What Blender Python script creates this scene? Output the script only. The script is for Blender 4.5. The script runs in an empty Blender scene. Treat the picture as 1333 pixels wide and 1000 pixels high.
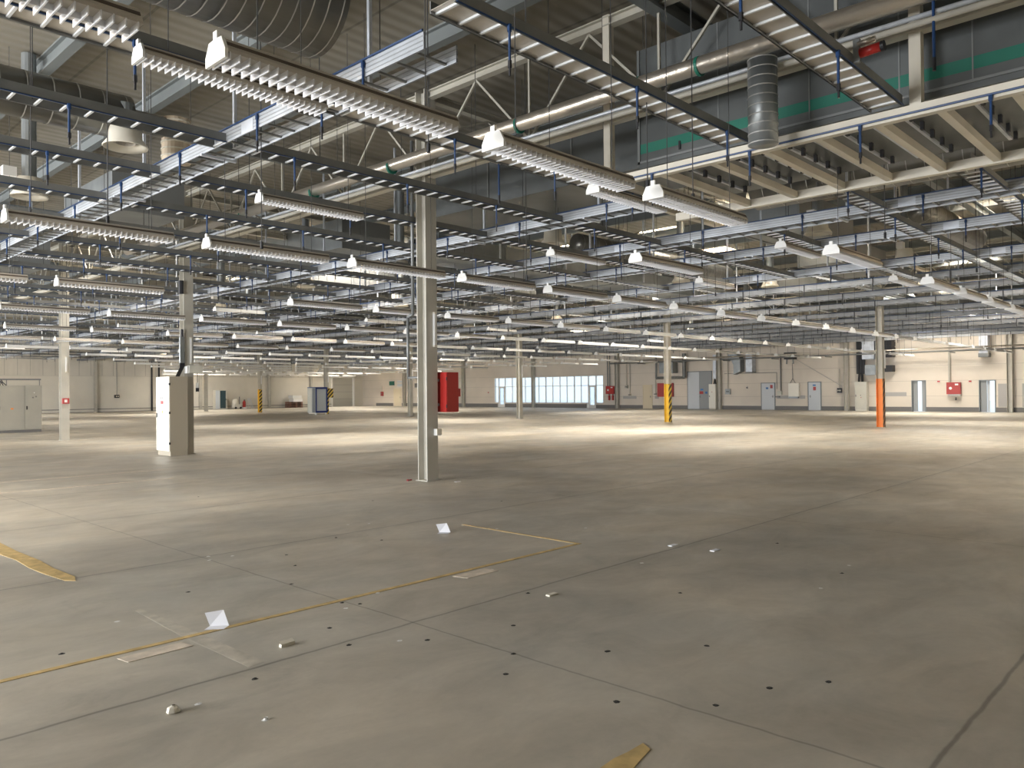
import bpy, math, random
from mathutils import Vector, Matrix
random.seed(7)
S = bpy.context.scene
COL = S.collection
PI = math.pi

# ------------------------------------------------------------------ camera
H, F_PX, YAW, PITCH, ROLL = 1.61, 1015.3, .758, .0093, -.0093
fw = Vector((math.cos(YAW), math.sin(YAW), 0)); rt = Vector((math.sin(YAW), -math.cos(YAW), 0)); up = Vector((0, 0, 1))
f2 = fw*math.cos(PITCH) + up*math.sin(PITCH); u2 = -fw*math.sin(PITCH) + up*math.cos(PITCH)
r3 = rt*math.cos(ROLL) + u2*math.sin(ROLL); u3 = -rt*math.sin(ROLL) + u2*math.cos(ROLL)
cd = bpy.data.cameras.new('camera'); cam = bpy.data.objects.new('camera', cd); COL.objects.link(cam)
cd.sensor_width = 36; cd.lens = F_PX/1333*36; cd.clip_start = .05; cd.clip_end = 400
m = Matrix((r3, u3, -f2)).transposed().to_4x4(); m.translation = (0, 0, H); cam.matrix_world = m
S.camera = cam

# ------------------------------------------------------------------ world, exposure
S.view_settings.view_transform = 'Standard'; S.view_settings.look = 'None'
S.view_settings.gamma = 1; S.view_settings.use_curve_mapping = False
S.view_settings.exposure = 0.6
w = bpy.data.worlds.new('sky'); S.world = w; w.use_nodes = True
bgn = w.node_tree.nodes['Background']
bgn.inputs[0].default_value = (.80, .91, 1, 1); bgn.inputs[1].default_value = .95

ROOF = 7.4
# skylight openings, seen ones and ones added for light: x0, x1, y0, y1, power scale
SKY = [(15.2, 17.8, 22.2, 23.9, 1), (24.0, 26.0, 14.7, 16.8, 1), (28.9, 30.9, 15.4, 17.2, 1), (20.6, 22.6, 9.6, 11.6, .8),
       (17.3, 19.6, 35.2, 37.0, 1), (48.6, 52.6, 12.2, 16.6, .42), (24.0, 26.0, 19.6, 21.6, 1), (26.5, 28.5, 4.5, 6.5, .8),
       (38.0, 40.5, 8.0, 10.0, 1), (38.0, 40.5, 24.0, 26.0, 1), (46.0, 48.5, 34.0, 36.0, 1), (15.0, 17.0, 50.0, 52.0, 1),  # more skylights from here on, added to brighten the hall
       (28.0, 30.5, 32.0, 34.0, 1), (38.0, 40.5, 46.0, 48.0, 1), (26.0, 28.5, 62.0, 64.0, 1.3), (44.0, 46.5, 62.0, 64.0, 1.3),
       (2.0, 4.0, 34.0, 36.0, 1), (16.0, 18.0, 70.0, 72.0, 1.3), (33.0, 35.0, 72.0, 74.0, 1.3), (49.0, 51.0, 71.0, 73.0, 1.3), (47.0, 49.0, 52.0, 54.0, 1), (5.0, 7.0, 55.0, 57.0, 1),
       (12.0, 14.5, -7.5, -5.0, .9), (21.0, 23.5, -6.0, -3.5, 1), (-2, 0, 12, 14, .8), (9.6, 11.0, 26.5, 28.5, .8)]  # unseen skylights added to lift the light in the near hall
SKY_W = 210.0          # watts per square metre of opening

def area(name, loc, sx, sy, power, col, rot, spread=PI):
    l = bpy.data.lights.new(name, 'AREA'); l.shape = 'RECTANGLE'; l.size = sx; l.size_y = sy; l.energy = power
    l.color = col; l.spread = spread
    o = bpy.data.objects.new(name, l); COL.objects.link(o); o.location = loc; o.rotation_euler = rot
    return o
for (x0, x1, y0, y1, k) in SKY:
    area('skylight_and_fill_light', ((x0+x1)/2, (y0+y1)/2, ROOF+1.12), x1-x0, y1-y0, SKY_W*(x1-x0)*(y1-y0)*k, (1, .945, .86), (0, 0, 0))
# daylight through the glazed dock openings in the wall behind and to the left of the camera
DOCK = [(5, 11), (14, 21), (24, 31), (36, 43), (48, 55), (60, 67)]
for (y0, y1) in DOCK:
    area('dock_daylight', (-10.1, (y0+y1)/2, 2.6), 3.8, y1-y0-.3, 1400, (.97, .98, 1), (0, -PI/2, 0))

# ------------------------------------------------------------------ materials
def mat(name, col, rough=.6, metal=0, bump=0, bscale=20, var=0, vscale=3, spec=.5):
    m = bpy.data.materials.new(name); m.use_nodes = True
    nt = m.node_tree; b = nt.nodes['Principled BSDF']
    b.inputs['Base Color'].default_value = (*col, 1); b.inputs['Roughness'].default_value = rough; b.inputs['Metallic'].default_value = metal
    b.inputs['Specular IOR Level'].default_value = spec
    if var:
        tc = nt.nodes.new('ShaderNodeTexCoord'); n = nt.nodes.new('ShaderNodeTexNoise'); n.inputs['Scale'].default_value = vscale
        n.inputs['Detail'].default_value = 6
        nt.links.new(tc.outputs['Object'], n.inputs['Vector'])
        r = nt.nodes.new('ShaderNodeMapRange'); r.inputs['From Min'].default_value = .3; r.inputs['From Max'].default_value = .7
        r.inputs['To Min'].default_value = 1-var; r.inputs['To Max'].default_value = 1+var*.4
        nt.links.new(n.outputs['Fac'], r.inputs['Value'])
        mx = nt.nodes.new('ShaderNodeVectorMath'); mx.operation = 'SCALE'; mx.inputs[0].default_value = col
        nt.links.new(r.outputs['Result'], mx.inputs['Scale']); nt.links.new(mx.outputs[0], b.inputs['Base Color'])
    if bump:
        tc = nt.nodes.new('ShaderNodeTexCoord'); n = nt.nodes.new('ShaderNodeTexNoise'); n.inputs['Scale'].default_value = bscale
        nt.links.new(tc.outputs['Object'], n.inputs['Vector'])
        bp = nt.nodes.new('ShaderNodeBump'); bp.inputs['Strength'].default_value = bump; bp.inputs['Distance'].default_value = .02
        nt.links.new(n.outputs['Fac'], bp.inputs['Height']); nt.links.new(bp.outputs[0], b.inputs['Normal'])
    return m

M = {
 'white': mat('white_enamel', (.80, .80, .78), .35),
 'louvre': mat('louvre_white', (.82, .83, .86), .3),
 'housing': mat('fixture_housing', (.52, .48, .42), .5, var=.15, vscale=2),
 'column': mat('column_paint', (.50, .48, .42), .5, var=.12, vscale=2),
 'beam': mat('beige_steel_paint', (.62, .58, .49), .5, var=.1, vscale=2),
 'galv': mat('galvanised_rail', (.62, .66, .72), .42, .35, var=.2, vscale=4),
 'rung': mat('galvanised_rung', (.72, .74, .76), .4, .3),
 'brown': mat('brown_fixture_side', (.10, .075, .055), .5),
 'rail': mat('shaded_rail', (.20, .205, .20), .5, .25, var=.2, vscale=3),  # galvanised like the rungs; shade on the rails put into the colour
 'alu': mat('bright_aluminium_rail', (.50, .53, .57), .42, .25, var=.22, vscale=2.5),
 'faint': mat('faint_worn_stripe', (.50, .46, .385), .6, var=.3, vscale=8),
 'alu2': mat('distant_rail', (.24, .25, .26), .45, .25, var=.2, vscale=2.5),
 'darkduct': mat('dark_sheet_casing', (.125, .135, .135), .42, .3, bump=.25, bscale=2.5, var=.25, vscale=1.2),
 'ring': mat('spiral_seam', (.50, .50, .48), .35, .5),
 'truss': mat('truss_paint', (.42, .40, .34), .55),
 'web': mat('rail_web', (.33, .345, .36), .45, .25, var=.2, vscale=2.5),
 'dark': mat('dark_steel', (.22, .23, .23), .5, .3),
 'purlin': mat('roof_beam_paint', (.15, .165, .165), .55),
 'duct': mat('sheet_duct', (.27, .29, .295), .4, .6, bump=.3, bscale=2.5, var=.25, vscale=1.5),
 'spiral': mat('spiral_duct', (.24, .235, .215), .33, .75, var=.2, vscale=2),
 'foil': mat('foil_pipe', (.72, .66, .58), .28, .85, bump=.4, bscale=8),
 'blue': mat('blue_hose', (.009, .042, .13), .45),
 'black': mat('black_plastic', (.015, .015, .018), .5),
 'wire': mat('suspension_wire', (.06, .06, .06), .6),
 'cream': mat('cream_diffuser', (.72, .68, .58), .45),
 'cabinet': mat('light_grey_cabinet', (.60, .59, .52), .45, var=.06, vscale=2),
 'cabinetshade': mat('shaded_cabinet_side', (.40, .355, .275), .5),  # same paint as the door; shade of the turned-away side put into the colour
 'cabinetg': mat('dull_grey_cabinet', (.40, .385, .33), .5, var=.08, vscale=1.5),
 'cabinetw': mat('white_cabinet', (.82, .80, .72), .42),
 'red': mat('red_enamel', (.45, .025, .02), .4),
 'dred': mat('dull_red', (.38, .05, .05), .5),
 'yellow': mat('yellow_paint', (.72, .46, .04), .5),
 'orange': mat('orange_paint', (.85, .28, .05), .5),
 'green': mat('green_stripe', (.01, .16, .11), .5),
 'signgreen': mat('sign_green', (.02, .14, .10), .5),
 'signblue': mat('sign_blue', (.05, .18, .45), .5),
 'door': mat('pale_grey_door', (.58, .62, .66), .45),
 'doord': mat('grey_door', (.30, .32, .33), .5),
 'doorb': mat('beige_door', (.68, .60, .44), .5),
 'jamb': mat('door_frame_steel', (.20, .23, .25), .5),
 'band': mat('grey_plinth_paint', (.17, .165, .16), .6),
 'frame': mat('window_frame', (.80, .79, .76), .4),
 'bluep': mat('blue_frame_paint', (.008, .03, .16), .45),
 'boothp': mat('booth_panel', (.42, .46, .48), .5),
 'wood': mat('pallet_wood', (.16, .07, .045), .7, var=.4, vscale=8),
 'paper': mat('paper', (.82, .83, .88), .7),
 'patch': mat('floor_tape_pale', (.62, .54, .44), .7, var=.25, vscale=10),
 'line': mat('yellow_floor_line', (.60, .43, .18), .6, var=.35, vscale=9),
 'rubber': mat('dark_debris', (.03, .028, .025), .8),
 'gate': mat('roller_gate', (.42, .41, .36), .55),
 'ext': mat('outside_ground', (.85, .88, .92), .8),
 'greypaint': mat('grey_wall_patch', (.40, .39, .38), .6),
}

def stripes(name, base, dark, freq, ang):
    m = bpy.data.materials.new(name); m.use_nodes = True; nt = m.node_tree; b = nt.nodes['Principled BSDF']
    b.inputs['Roughness'].default_value = .5
    tc = nt.nodes.new('ShaderNodeTexCoord'); sp = nt.nodes.new('ShaderNodeSeparateXYZ'); nt.links.new(tc.outputs['Object'], sp.inputs[0])
    a = nt.nodes.new('ShaderNodeMath'); a.operation = 'MULTIPLY_ADD'; a.inputs[1].default_value = ang
    nt.links.new(sp.outputs['X'], a.inputs[0]); nt.links.new(sp.outputs['Z'], a.inputs[2])
    s = nt.nodes.new('ShaderNodeMath'); s.operation = 'MULTIPLY'; s.inputs[1].default_value = freq; nt.links.new(a.outputs[0], s.inputs[0])
    fr = nt.nodes.new('ShaderNodeMath'); fr.operation = 'FRACT'; nt.links.new(s.outputs[0], fr.inputs[0])
    g = nt.nodes.new('ShaderNodeMath'); g.operation = 'GREATER_THAN'; g.inputs[1].default_value = .5; nt.links.new(fr.outputs[0], g.inputs[0])
    mx = nt.nodes.new('ShaderNodeMix'); mx.data_type = 'RGBA'; mx.inputs[6].default_value = (*base, 1); mx.inputs[7].default_value = (*dark, 1)
    nt.links.new(g.outputs[0], mx.inputs[0]); nt.links.new(mx.outputs[2], b.inputs['Base Color'])
    return m
M['hazard'] = stripes('hazard_stripes', (.62, .44, .06), (.012, .011, .01), 3.3, -1.0)
M['hazardo'] = stripes('hazard_stripes_worn', (.30, .12, .03), (.02, .015, .01), 3.3, -1.0)

def corr(name, col, axis, pitch, strength, rough=.5, seam=None, seamz=None):
    """painted profiled sheet: fine ribs as bump, panel seams as thin darker lines"""
    m = bpy.data.materials.new(name); m.use_nodes = True; nt = m.node_tree; b = nt.nodes['Principled BSDF']
    b.inputs['Roughness'].default_value = rough; b.inputs['Base Color'].default_value = (*col, 1)
    tc = nt.nodes.new('ShaderNodeTexCoord'); sp = nt.nodes.new('ShaderNodeSeparateXYZ'); nt.links.new(tc.outputs['Object'], sp.inputs[0])
    def line(ax, per, wd):
        d = nt.nodes.new('ShaderNodeMath'); d.operation = 'DIVIDE'; d.inputs[1].default_value = per; nt.links.new(sp.outputs[ax], d.inputs[0])
        fr = nt.nodes.new('ShaderNodeMath'); fr.operation = 'FRACT'; nt.links.new(d.outputs[0], fr.inputs[0])
        l = nt.nodes.new('ShaderNodeMath'); l.operation = 'LESS_THAN'; l.inputs[1].default_value = wd/per; nt.links.new(fr.outputs[0], l.inputs[0])
        return l.outputs[0]
    d = nt.nodes.new('ShaderNodeMath'); d.operation = 'MULTIPLY'; d.inputs[1].default_value = 2*PI/pitch; nt.links.new(sp.outputs[axis], d.inputs[0])
    sn = nt.nodes.new('ShaderNodeMath'); sn.operation = 'SINE'; nt.links.new(d.outputs[0], sn.inputs[0])
    bp = nt.nodes.new('ShaderNodeBump'); bp.inputs['Strength'].default_value = strength; bp.inputs['Distance'].default_value = .03
    nt.links.new(sn.outputs[0], bp.inputs['Height']); nt.links.new(bp.outputs[0], b.inputs['Normal'])
    n = nt.nodes.new('ShaderNodeTexNoise'); n.inputs['Scale'].default_value = .35; n.inputs['Detail'].default_value = 5
    nt.links.new(tc.outputs['Object'], n.inputs['Vector'])
    r = nt.nodes.new('ShaderNodeMapRange'); r.inputs['From Min'].default_value = .3; r.inputs['From Max'].default_value = .7
    r.inputs['To Min'].default_value = .88; r.inputs['To Max'].default_value = 1.05; nt.links.new(n.outputs['Fac'], r.inputs['Value'])
    cur = r.outputs['Result']
    for (ax, per, wd) in (seam or []):
        l = line(ax, per, wd)
        k = nt.nodes.new('ShaderNodeMath'); k.operation = 'MULTIPLY_ADD'; k.inputs[1].default_value = -.35; k.inputs[2].default_value = 1
        nt.links.new(l, k.inputs[0])
        mu = nt.nodes.new('ShaderNodeMath'); mu.operation = 'MULTIPLY'; nt.links.new(cur, mu.inputs[0]); nt.links.new(k.outputs[0], mu.inputs[1]); cur = mu.outputs[0]
    mx = nt.nodes.new('ShaderNodeVectorMath'); mx.operation = 'SCALE'; mx.inputs[0].default_value = col
    nt.links.new(cur, mx.inputs['Scale']); nt.links.new(mx.outputs[0], b.inputs['Base Color'])
    return m
M['wallpanel'] = corr('painted_wall_panel', (.70, .64, .56), 'Y', .9, .02, .6, [('Z', 1.02, .02)])
M['wallleft'] = corr('painted_wall_left', (.72, .69, .61), 'X', .9, .02, .6, [('Z', 3.4, .03)])
M['wallupper'] = corr('ribbed_wall_sheet', (.64, .60, .54), 'Y', .5, .25, .6, [('Y', 1.0, .05)])
M['wallupperx'] = corr('ribbed_wall_sheet_left', (.66, .63, .56), 'X', .5, .12, .6, [('X', 1.0, .05)])
M['roof'] = corr('roof_sheet', (.225, .205, .165), 'Y', .28, .35, .6, [('X', 2.4, .05)])
M['shaft'] = corr('skylight_shaft_sheet', (.86, .80, .68), 'Z', 50, 0, .6)
def shaftmat():
    m = bpy.data.materials.new('ribbed_shaft'); m.use_nodes = True; nt = m.node_tree; b = nt.nodes['Principled BSDF']
    b.inputs['Base Color'].default_value = (.62, .52, .39, 1); b.inputs['Roughness'].default_value = .6
    tc = nt.nodes.new('ShaderNodeTexCoord'); wv = nt.nodes.new('ShaderNodeTexWave'); wv.bands_direction = 'DIAGONAL'; wv.inputs['Scale'].default_value = 2.2
    sx = nt.nodes.new('ShaderNodeVectorMath'); sx.operation = 'MULTIPLY'; sx.inputs[1].default_value = (1.5, 1.5, 0)
    nt.links.new(tc.outputs['Object'], sx.inputs[0]); nt.links.new(sx.outputs[0], wv.inputs['Vector'])
    bp = nt.nodes.new('ShaderNodeBump'); bp.inputs['Strength'].default_value = .8; bp.inputs['Distance'].default_value = .04
    nt.links.new(wv.outputs['Fac'], bp.inputs['Height']); nt.links.new(bp.outputs[0], b.inputs['Normal'])
    return m
M['shaft'] = shaftmat()

def floormat():
    m = bpy.data.materials.new('worn_concrete_floor'); m.use_nodes = True; nt = m.node_tree; b = nt.nodes['Principled BSDF']
    N = nt.nodes.new; L = nt.links.new
    tc = N('ShaderNodeTexCoord')
    def noise(scale, detail, stretch=(1, 1, 1), rough=.6, dist=0):
        v = N('ShaderNodeVectorMath'); v.operation = 'MULTIPLY'; v.inputs[1].default_value = stretch; L(tc.outputs['Object'], v.inputs[0])
        n = N('ShaderNodeTexNoise'); n.inputs['Scale'].default_value = scale; n.inputs['Detail'].default_value = detail
        n.inputs['Roughness'].default_value = rough; n.inputs['Distortion'].default_value = dist
        L(v.outputs[0], n.inputs['Vector']); return n.outputs['Fac']
    def mr(v, a, b_, c, d):
        r = N('ShaderNodeMapRange'); r.inputs['From Min'].default_value = a; r.inputs['From Max'].default_value = b_
        r.inputs['To Min'].default_value = c; r.inputs['To Max'].default_value = d; L(v, r.inputs['Value']); return r.outputs['Result']
    def mul(a, b_):
        x = N('ShaderNodeMath'); x.operation = 'MULTIPLY'; L(a, x.inputs[0]); L(b_, x.inputs[1]); return x.outputs[0]
    big = mr(noise(.22, 5, (1, 1.3, 1), .55, .6), .32, .68, .78, 1.15)
    med = mr(noise(1.1, 8, (1, 1.6, 1), .65, .8), .3, .7, .80, 1.13)
    fine = mr(noise(14, 6, (1, 1, 1), .7), .3, .7, .96, 1.04)
    tone = mul(mul(big, med), fine)
    dark = mr(noise(.75, 7, (1, 1, 1), .7, 1.5), .60, .72, 1, .84)
    pale = mr(noise(1.7, 9, (1.2, .8, 1), .75, 1.2), .66, .78, 1, 1.18)
    tone = mul(mul(tone, dark), pale)
    sp = N('ShaderNodeSeparateXYZ'); L(tc.outputs['Object'], sp.inputs[0])
    wob = mr(noise(3, 2), 0, 1, -.02, .02)
    def joint(ax, off, per, wd, depth):
        a = N('ShaderNodeMath'); a.operation = 'ADD'; L(sp.outputs[ax], a.inputs[0]); L(wob, a.inputs[1])
        s = N('ShaderNodeMath'); s.operation = 'SUBTRACT'; s.inputs[1].default_value = off - per*100; L(a.outputs[0], s.inputs[0])
        d = N('ShaderNodeMath'); d.operation = 'DIVIDE'; d.inputs[1].default_value = per; L(s.outputs[0], d.inputs[0])
        f = N('ShaderNodeMath'); f.operation = 'FRACT'; L(d.outputs[0], f.inputs[0])
        c = N('ShaderNodeMath'); c.operation = 'PINGPONG'; c.inputs[1].default_value = .5; L(f.outputs[0], c.inputs[0])
        return mr(c.outputs[0], wd/per*.35, wd/per, depth, 1)
    tone = mul(tone, joint('X', 3.48, 5.75, .012, .62)); tone = mul(tone, joint('Y', 4.27, 3.27, .016, .55))
    tone = mul(tone, mr(joint('Y', 4.24, 3.27, .09, 0), 0, 1, .93, 1))
    col = N('ShaderNodeMix'); col.data_type = 'RGBA'; col.inputs[6].default_value = (.505, .455, .37, 1); col.inputs[7].default_value = (.455, .43, .37, 1)
    L(mr(noise(.5, 4), .35, .65, 0, 1), col.inputs[0])
    sc = N('ShaderNodeVectorMath'); sc.operation = 'SCALE'; L(col.outputs[2], sc.inputs[0]); L(tone, sc.inputs['Scale'])
    L(sc.outputs[0], b.inputs['Base Color'])
    L(mr(noise(.9, 6, (1, 1.4, 1), .6, .5), .3, .7, .30, .62), b.inputs['Roughness'])
    b.inputs['Specular IOR Level'].default_value = .45
    bp = N('ShaderNodeBump'); bp.inputs['Strength'].default_value = .05; bp.inputs['Distance'].default_value = .01
    L(noise(6, 5), bp.inputs['Height']); L(bp.outputs[0], b.inputs['Normal'])
    return m
M['floor'] = floormat()

def glassmat():
    m = bpy.data.materials.new('window_glass'); m.use_nodes = True; nt = m.node_tree
    for n in list(nt.nodes):
        if n.type == 'BSDF_PRINCIPLED': nt.nodes.remove(n)
    t = nt.nodes.new('ShaderNodeBsdfTransparent'); t.inputs[0].default_value = (.94, .97, 1, 1)
    g = nt.nodes.new('ShaderNodeBsdfGlossy'); g.inputs['Roughness'].default_value = .05
    x = nt.nodes.new('ShaderNodeMixShader'); x.inputs[0].default_value = .06
    nt.links.new(t.outputs[0], x.inputs[1]); nt.links.new(g.outputs[0], x.inputs[2])
    nt.links.new(x.outputs[0], nt.nodes['Material Output'].inputs['Surface'])
    return m
M['glass'] = glassmat()
M['darkglass'] = mat('dark_glass', (.03, .06, .07), .12)

# ------------------------------------------------------------------ mesh helpers
class MB:
    def __init__(s): s.v = []; s.f = []
    def add(s, vs, fs):
        n = len(s.v); s.v += [tuple(p) for p in vs]; s.f += [tuple(i+n for i in f) for f in fs]; return s
    def box(s, x0, x1, y0, y1, z0, z1):
        return s.add([(x0,y0,z0),(x1,y0,z0),(x1,y1,z0),(x0,y1,z0),(x0,y0,z1),(x1,y0,z1),(x1,y1,z1),(x0,y1,z1)],
                     [(0,3,2,1),(4,5,6,7),(0,1,5,4),(1,2,6,5),(2,3,7,6),(3,0,4,7)])
    def tube(s, p0, p1, r, n=8, r1=None, cap=True):
        p0 = Vector(p0); p1 = Vector(p1); d = (p1-p0).normalized(); r1 = r if r1 is None else r1
        a = d.orthogonal().normalized(); b = d.cross(a)
        vs = [p0+(a*math.cos(2*PI*i/n)+b*math.sin(2*PI*i/n))*r for i in range(n)] + [p1+(a*math.cos(2*PI*i/n)+b*math.sin(2*PI*i/n))*r1 for i in range(n)]
        fs = [(i, (i+1) % n, n+(i+1) % n, n+i) for i in range(n)]
        if cap: fs += [tuple(range(n-1, -1, -1)), tuple(range(n, 2*n))]
        return s.add(vs, fs)
    def bar(s, p0, p1, w, h):
        """rectangular bar from p0 to p1, w across (horizontal), h high"""
        p0 = Vector(p0); p1 = Vector(p1); d = (p1-p0).normalized()
        side = d.cross(Vector((0, 0, 1)))
        side = side.normalized() if side.length > 1e-3 else Vector((1, 0, 0))
        u = side.cross(d).normalized()
        c = [(-w/2, -h/2), (w/2, -h/2), (w/2, h/2), (-w/2, h/2)]
        vs = [p0+side*a+u*b for a, b in c]+[p1+side*a+u*b for a, b in c]
        return s.add(vs, [(0,3,2,1),(4,5,6,7),(0,1,5,4),(1,2,6,5),(2,3,7,6),(3,0,4,7)])
    def extr(s, prof, x0, x1):
        """profile of (y, z) points extruded along x"""
        n = len(prof); vs = [(x0, y, z) for y, z in prof]+[(x1, y, z) for y, z in prof]
        return s.add(vs, [(i, (i+1) % n, n+(i+1) % n, n+i) for i in range(n)]+[tuple(range(n-1, -1, -1)), tuple(range(n, 2*n))])
    def lathe(s, prof, n=20, c=(0, 0, 0)):
        vs = []; fs = []
        for r, z in prof:
            vs += [(c[0]+r*math.cos(2*PI*i/n), c[1]+r*math.sin(2*PI*i/n), c[2]+z) for i in range(n)]
        for k in range(len(prof)-1):
            fs += [(k*n+i, k*n+(i+1) % n, (k+1)*n+(i+1) % n, (k+1)*n+i) for i in range(n)]
        return s.add(vs, fs)
    def mesh(s, name, m, smooth=False):
        me = bpy.data.meshes.new(name); me.from_pydata(s.v, [], s.f); me.materials.append(m)
        if smooth:
            for p in me.polygons: p.use_smooth = True
        return me
def link(name, data, parent=None, loc=(0, 0, 0)):
    o = bpy.data.objects.new(name, data); COL.objects.link(o); o.parent = parent; o.location = loc; return o
def obj(name, mb, m, parent=None, loc=(0, 0, 0), smooth=False): return link(name, mb.mesh(name, m, smooth), parent, loc)
def tag(o, label, cat, group=None, kind=None):
    o['label'] = label; o['category'] = cat
    if group: o['group'] = group
    if kind: o['kind'] = kind
    return o
def thing(name, loc, label, cat, group=None, rz=0):
    o = link(name, None, None, loc); o.rotation_euler.z = rz; return tag(o, label, cat, group)
KIDS = {}
def dup(root, loc, label, group=None):
    def cp(o, par):
        c = o.copy(); COL.objects.link(c); c.parent = par
        for ch in KIDS_OF(o): cp(ch, c)
        return c
    r = cp(root, None); r.location = loc; r['label'] = label
    if group: r['group'] = group
    return r
def KIDS_OF(o):
    if o.name not in KIDS: KIDS[o.name] = list(o.children)
    return KIDS[o.name]
def struct(name, mb, m, parent=None, smooth=False):
    o = obj(name, mb, m, parent, smooth=smooth)
    if parent is None: o['kind'] = 'structure'
    return o

FAR_SPIRAL = [(19, 22.5, 'x', 6), (26, 27, 'x', 7), (14.9, 26.6, 'x', 6), (22, 40, 'x', 8), (30, 17.3, 'y', 6), (37, 10.4, 'x', 9), (20, 5.6, 'x', 5), (44, 20, 'y', 7), (40, 36, 'x', 9), (28.3, 50, 'y', 12), (12, 33, 'x', 6)]
FAR_BOX = [(18.5, 7.9, 3.5, 1.6), (25, 9.3, 4, 1.4), (15, 24.3, 4, 1.4), (20, 30.3, 5, 1.3), (12.3, 18, 1.6, 5), (30.9, 12.5, 4, 1.6), (36, 18, 1.6, 5), (44.8, 27.5, 6, 1.4), (26, 44, 6, 1.4), (38, 42, 1.5, 6), (47.6, 8, 1.6, 10), (34, 54, 8, 1.4), (6.2, 17.5, 1.5, 3.0), (6.2, 27, 1.5, 5)]
DUCTS = [(9.6, 12.0, -4, 6.52, 4.83), (11.28, 13.02, 6.45, 13.42, 5.45), (12.68, 25.35, 14.45, 15.65, 4.92), (-3, 4.92, 7.2, 7.9, 5.42), (-1, 4.2, 11.05, 11.55, 5.17),
         (14.95, 15.65, -1, 7.4, 5.36), (15.3, 23, 12.0, 12.4, 5.07)]
DUCTS += [(x, x+(L if ax == 'x' else 0), y, y+(L if ax == 'y' else 0), 5.47) if False else ((x, x+L, y-.1, y+.1, 5.52) if ax == 'x' else (x-.1, x+.1, y, y+L, 5.52)) for x, y, ax, L in FAR_SPIRAL]
DUCTS += [(x-.03, x+a+.03, y-.04, y+b+.04, 5.57) for x, y, a, b in FAR_BOX]
def top_at(x, y):
    """underside of whatever hangs over this spot: a duct, else the roof"""
    return min([d[4] for d in DUCTS if d[0]-.03 < x < d[1]+.03 and d[2]-.03 < y < d[3]+.03] + [ROOF])
def zone(x, y):
    a = 'near the middle trays' if x < 21 else 'before the far columns' if x < 33 else 'beyond the far columns'
    b = 'level with the central column' if y < 15.5 else 'level with the white control cabinet' if y < 25.5 else 'level with the red alarm box' if y < 35.5 else 'level with the wide switch cabinet' if y < 48 else 'towards the left wall'
    return a + ', ' + b

# ------------------------------------------------------------------ the shell
WX, WY, X0, Y0 = 57.0, 79.2, -11.0, -12.0
struct('floor', MB().box(X0, WX, Y0, WY, -.2, 0), M['floor'])
# roof with skylight holes, cut into a grid of slabs
xs = sorted({X0, WX} | {v for s in SKY for v in s[:2]}); ys = sorted({Y0, WY} | {v for s in SKY for v in s[2:4]})
rb = MB()
for j in range(len(ys)-1):
    run = None
    for i in range(len(xs)-1):
        cx, cy = (xs[i]+xs[i+1])/2, (ys[j]+ys[j+1])/2
        hole = any(s[0] < cx < s[1] and s[2] < cy < s[3] for s in SKY)
        if hole:
            if run is not None: rb.box(run, xs[i], ys[j], ys[j+1], ROOF, ROOF+.2); run = None
        elif run is None: run = xs[i]
    if run is not None: rb.box(run, xs[-1], ys[j], ys[j+1], ROOF, ROOF+.2)
roof = struct('ceiling', rb, M['roof'])
sh = MB()
for (x0, x1, y0, y1, k) in SKY:
    t = .06; z0, z1 = ROOF-.0, ROOF+1.1
    sh.box(x0-t, x0, y0-t, y1+t, z0, z1).box(x1, x1+t, y0-t, y1+t, z0, z1).box(x0, x1, y0-t, y0, z0, z1).box(x0, x1, y1, y1+t, z0, z1)
obj('skylight_shaft', sh, M['shaft'], roof)
g = MB()
for (x0, x1, y0, y1, k) in SKY: g.box(x0-.06, x1+.06, y0-.06, y1+.06, ROOF+1.16, ROOF+1.19)
obj('skylight_glazing', g, M['frame'], roof)

# right-hand wall (x = WX) with window strip and two open doors
HOLES = [(42.6, 56.45, .46, 3.0), (15.84, 16.62, 0, 2.03), (11.78, 12.61, 0, 2.0)]
def wall_x(name, x0, x1, ya, yb, za, zb, holes, m):
    yy = sorted({ya, yb} | {v for h in holes for v in h[:2] if ya < v < yb}); zz = sorted({za, zb} | {v for h in holes for v in h[2:] if za < v < zb})
    b = MB()
    for i in range(len(yy)-1):
        for j in range(len(zz)-1):
            cy, cz = (yy[i]+yy[i+1])/2, (zz[j]+zz[j+1])/2
            if not any(h[0] < cy < h[1] and h[2] < cz < h[3] for h in holes): b.box(x0, x1, yy[i], yy[i+1], zz[j], zz[j+1])
    return struct(name, b, m)
DOORHOLES = HOLES + [(55.0, 55.95, 0, 2.2), (43.45, 44.45, 0, 2.2)]
wall_x('wall_right', WX, WX+.25, Y0, WY+.25, 0, 4.9, DOORHOLES, M['wallpanel'])
wall_x('wall_right_upper', WX-.03, WX+.25, Y0, WY+.25, 4.9, ROOF+.2, [], M['wallupper'])
struct('wall_left', MB().box(X0, WX+.25, WY, WY+.25, 0, 3.45), M['wallleft'])
struct('wall_left_upper', MB().box(X0, WX+.25, WY-.04, WY+.25, 3.45, ROOF+.2), M['wallupperx'])
struct('wall_front', MB().box(X0-.25, WX+.25, Y0-.25, Y0, 0, ROOF+.2), M['wallleft'])
DH = [(y0, y1, .6, 4.6) for y0, y1 in DOCK]
wall_x('wall_rear', X0, X0+.25, Y0, WY, 0, ROOF, DH, M['wallleft'])
b = MB()
segs = [Y0, 11.78, 12.61, 15.84, 16.62, 22.85, 23.73, 26.37, 27.39, 31.7, 33.85, 37.4, 38.23, 43.4, 44.5, 54.95, 56.0, 71.6, 73.2, 76.5]
for i in range(0, len(segs), 2): b.box(WX-.03, WX, segs[i], segs[i+1], 0, .30 if segs[i] < 40 else .36)
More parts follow.
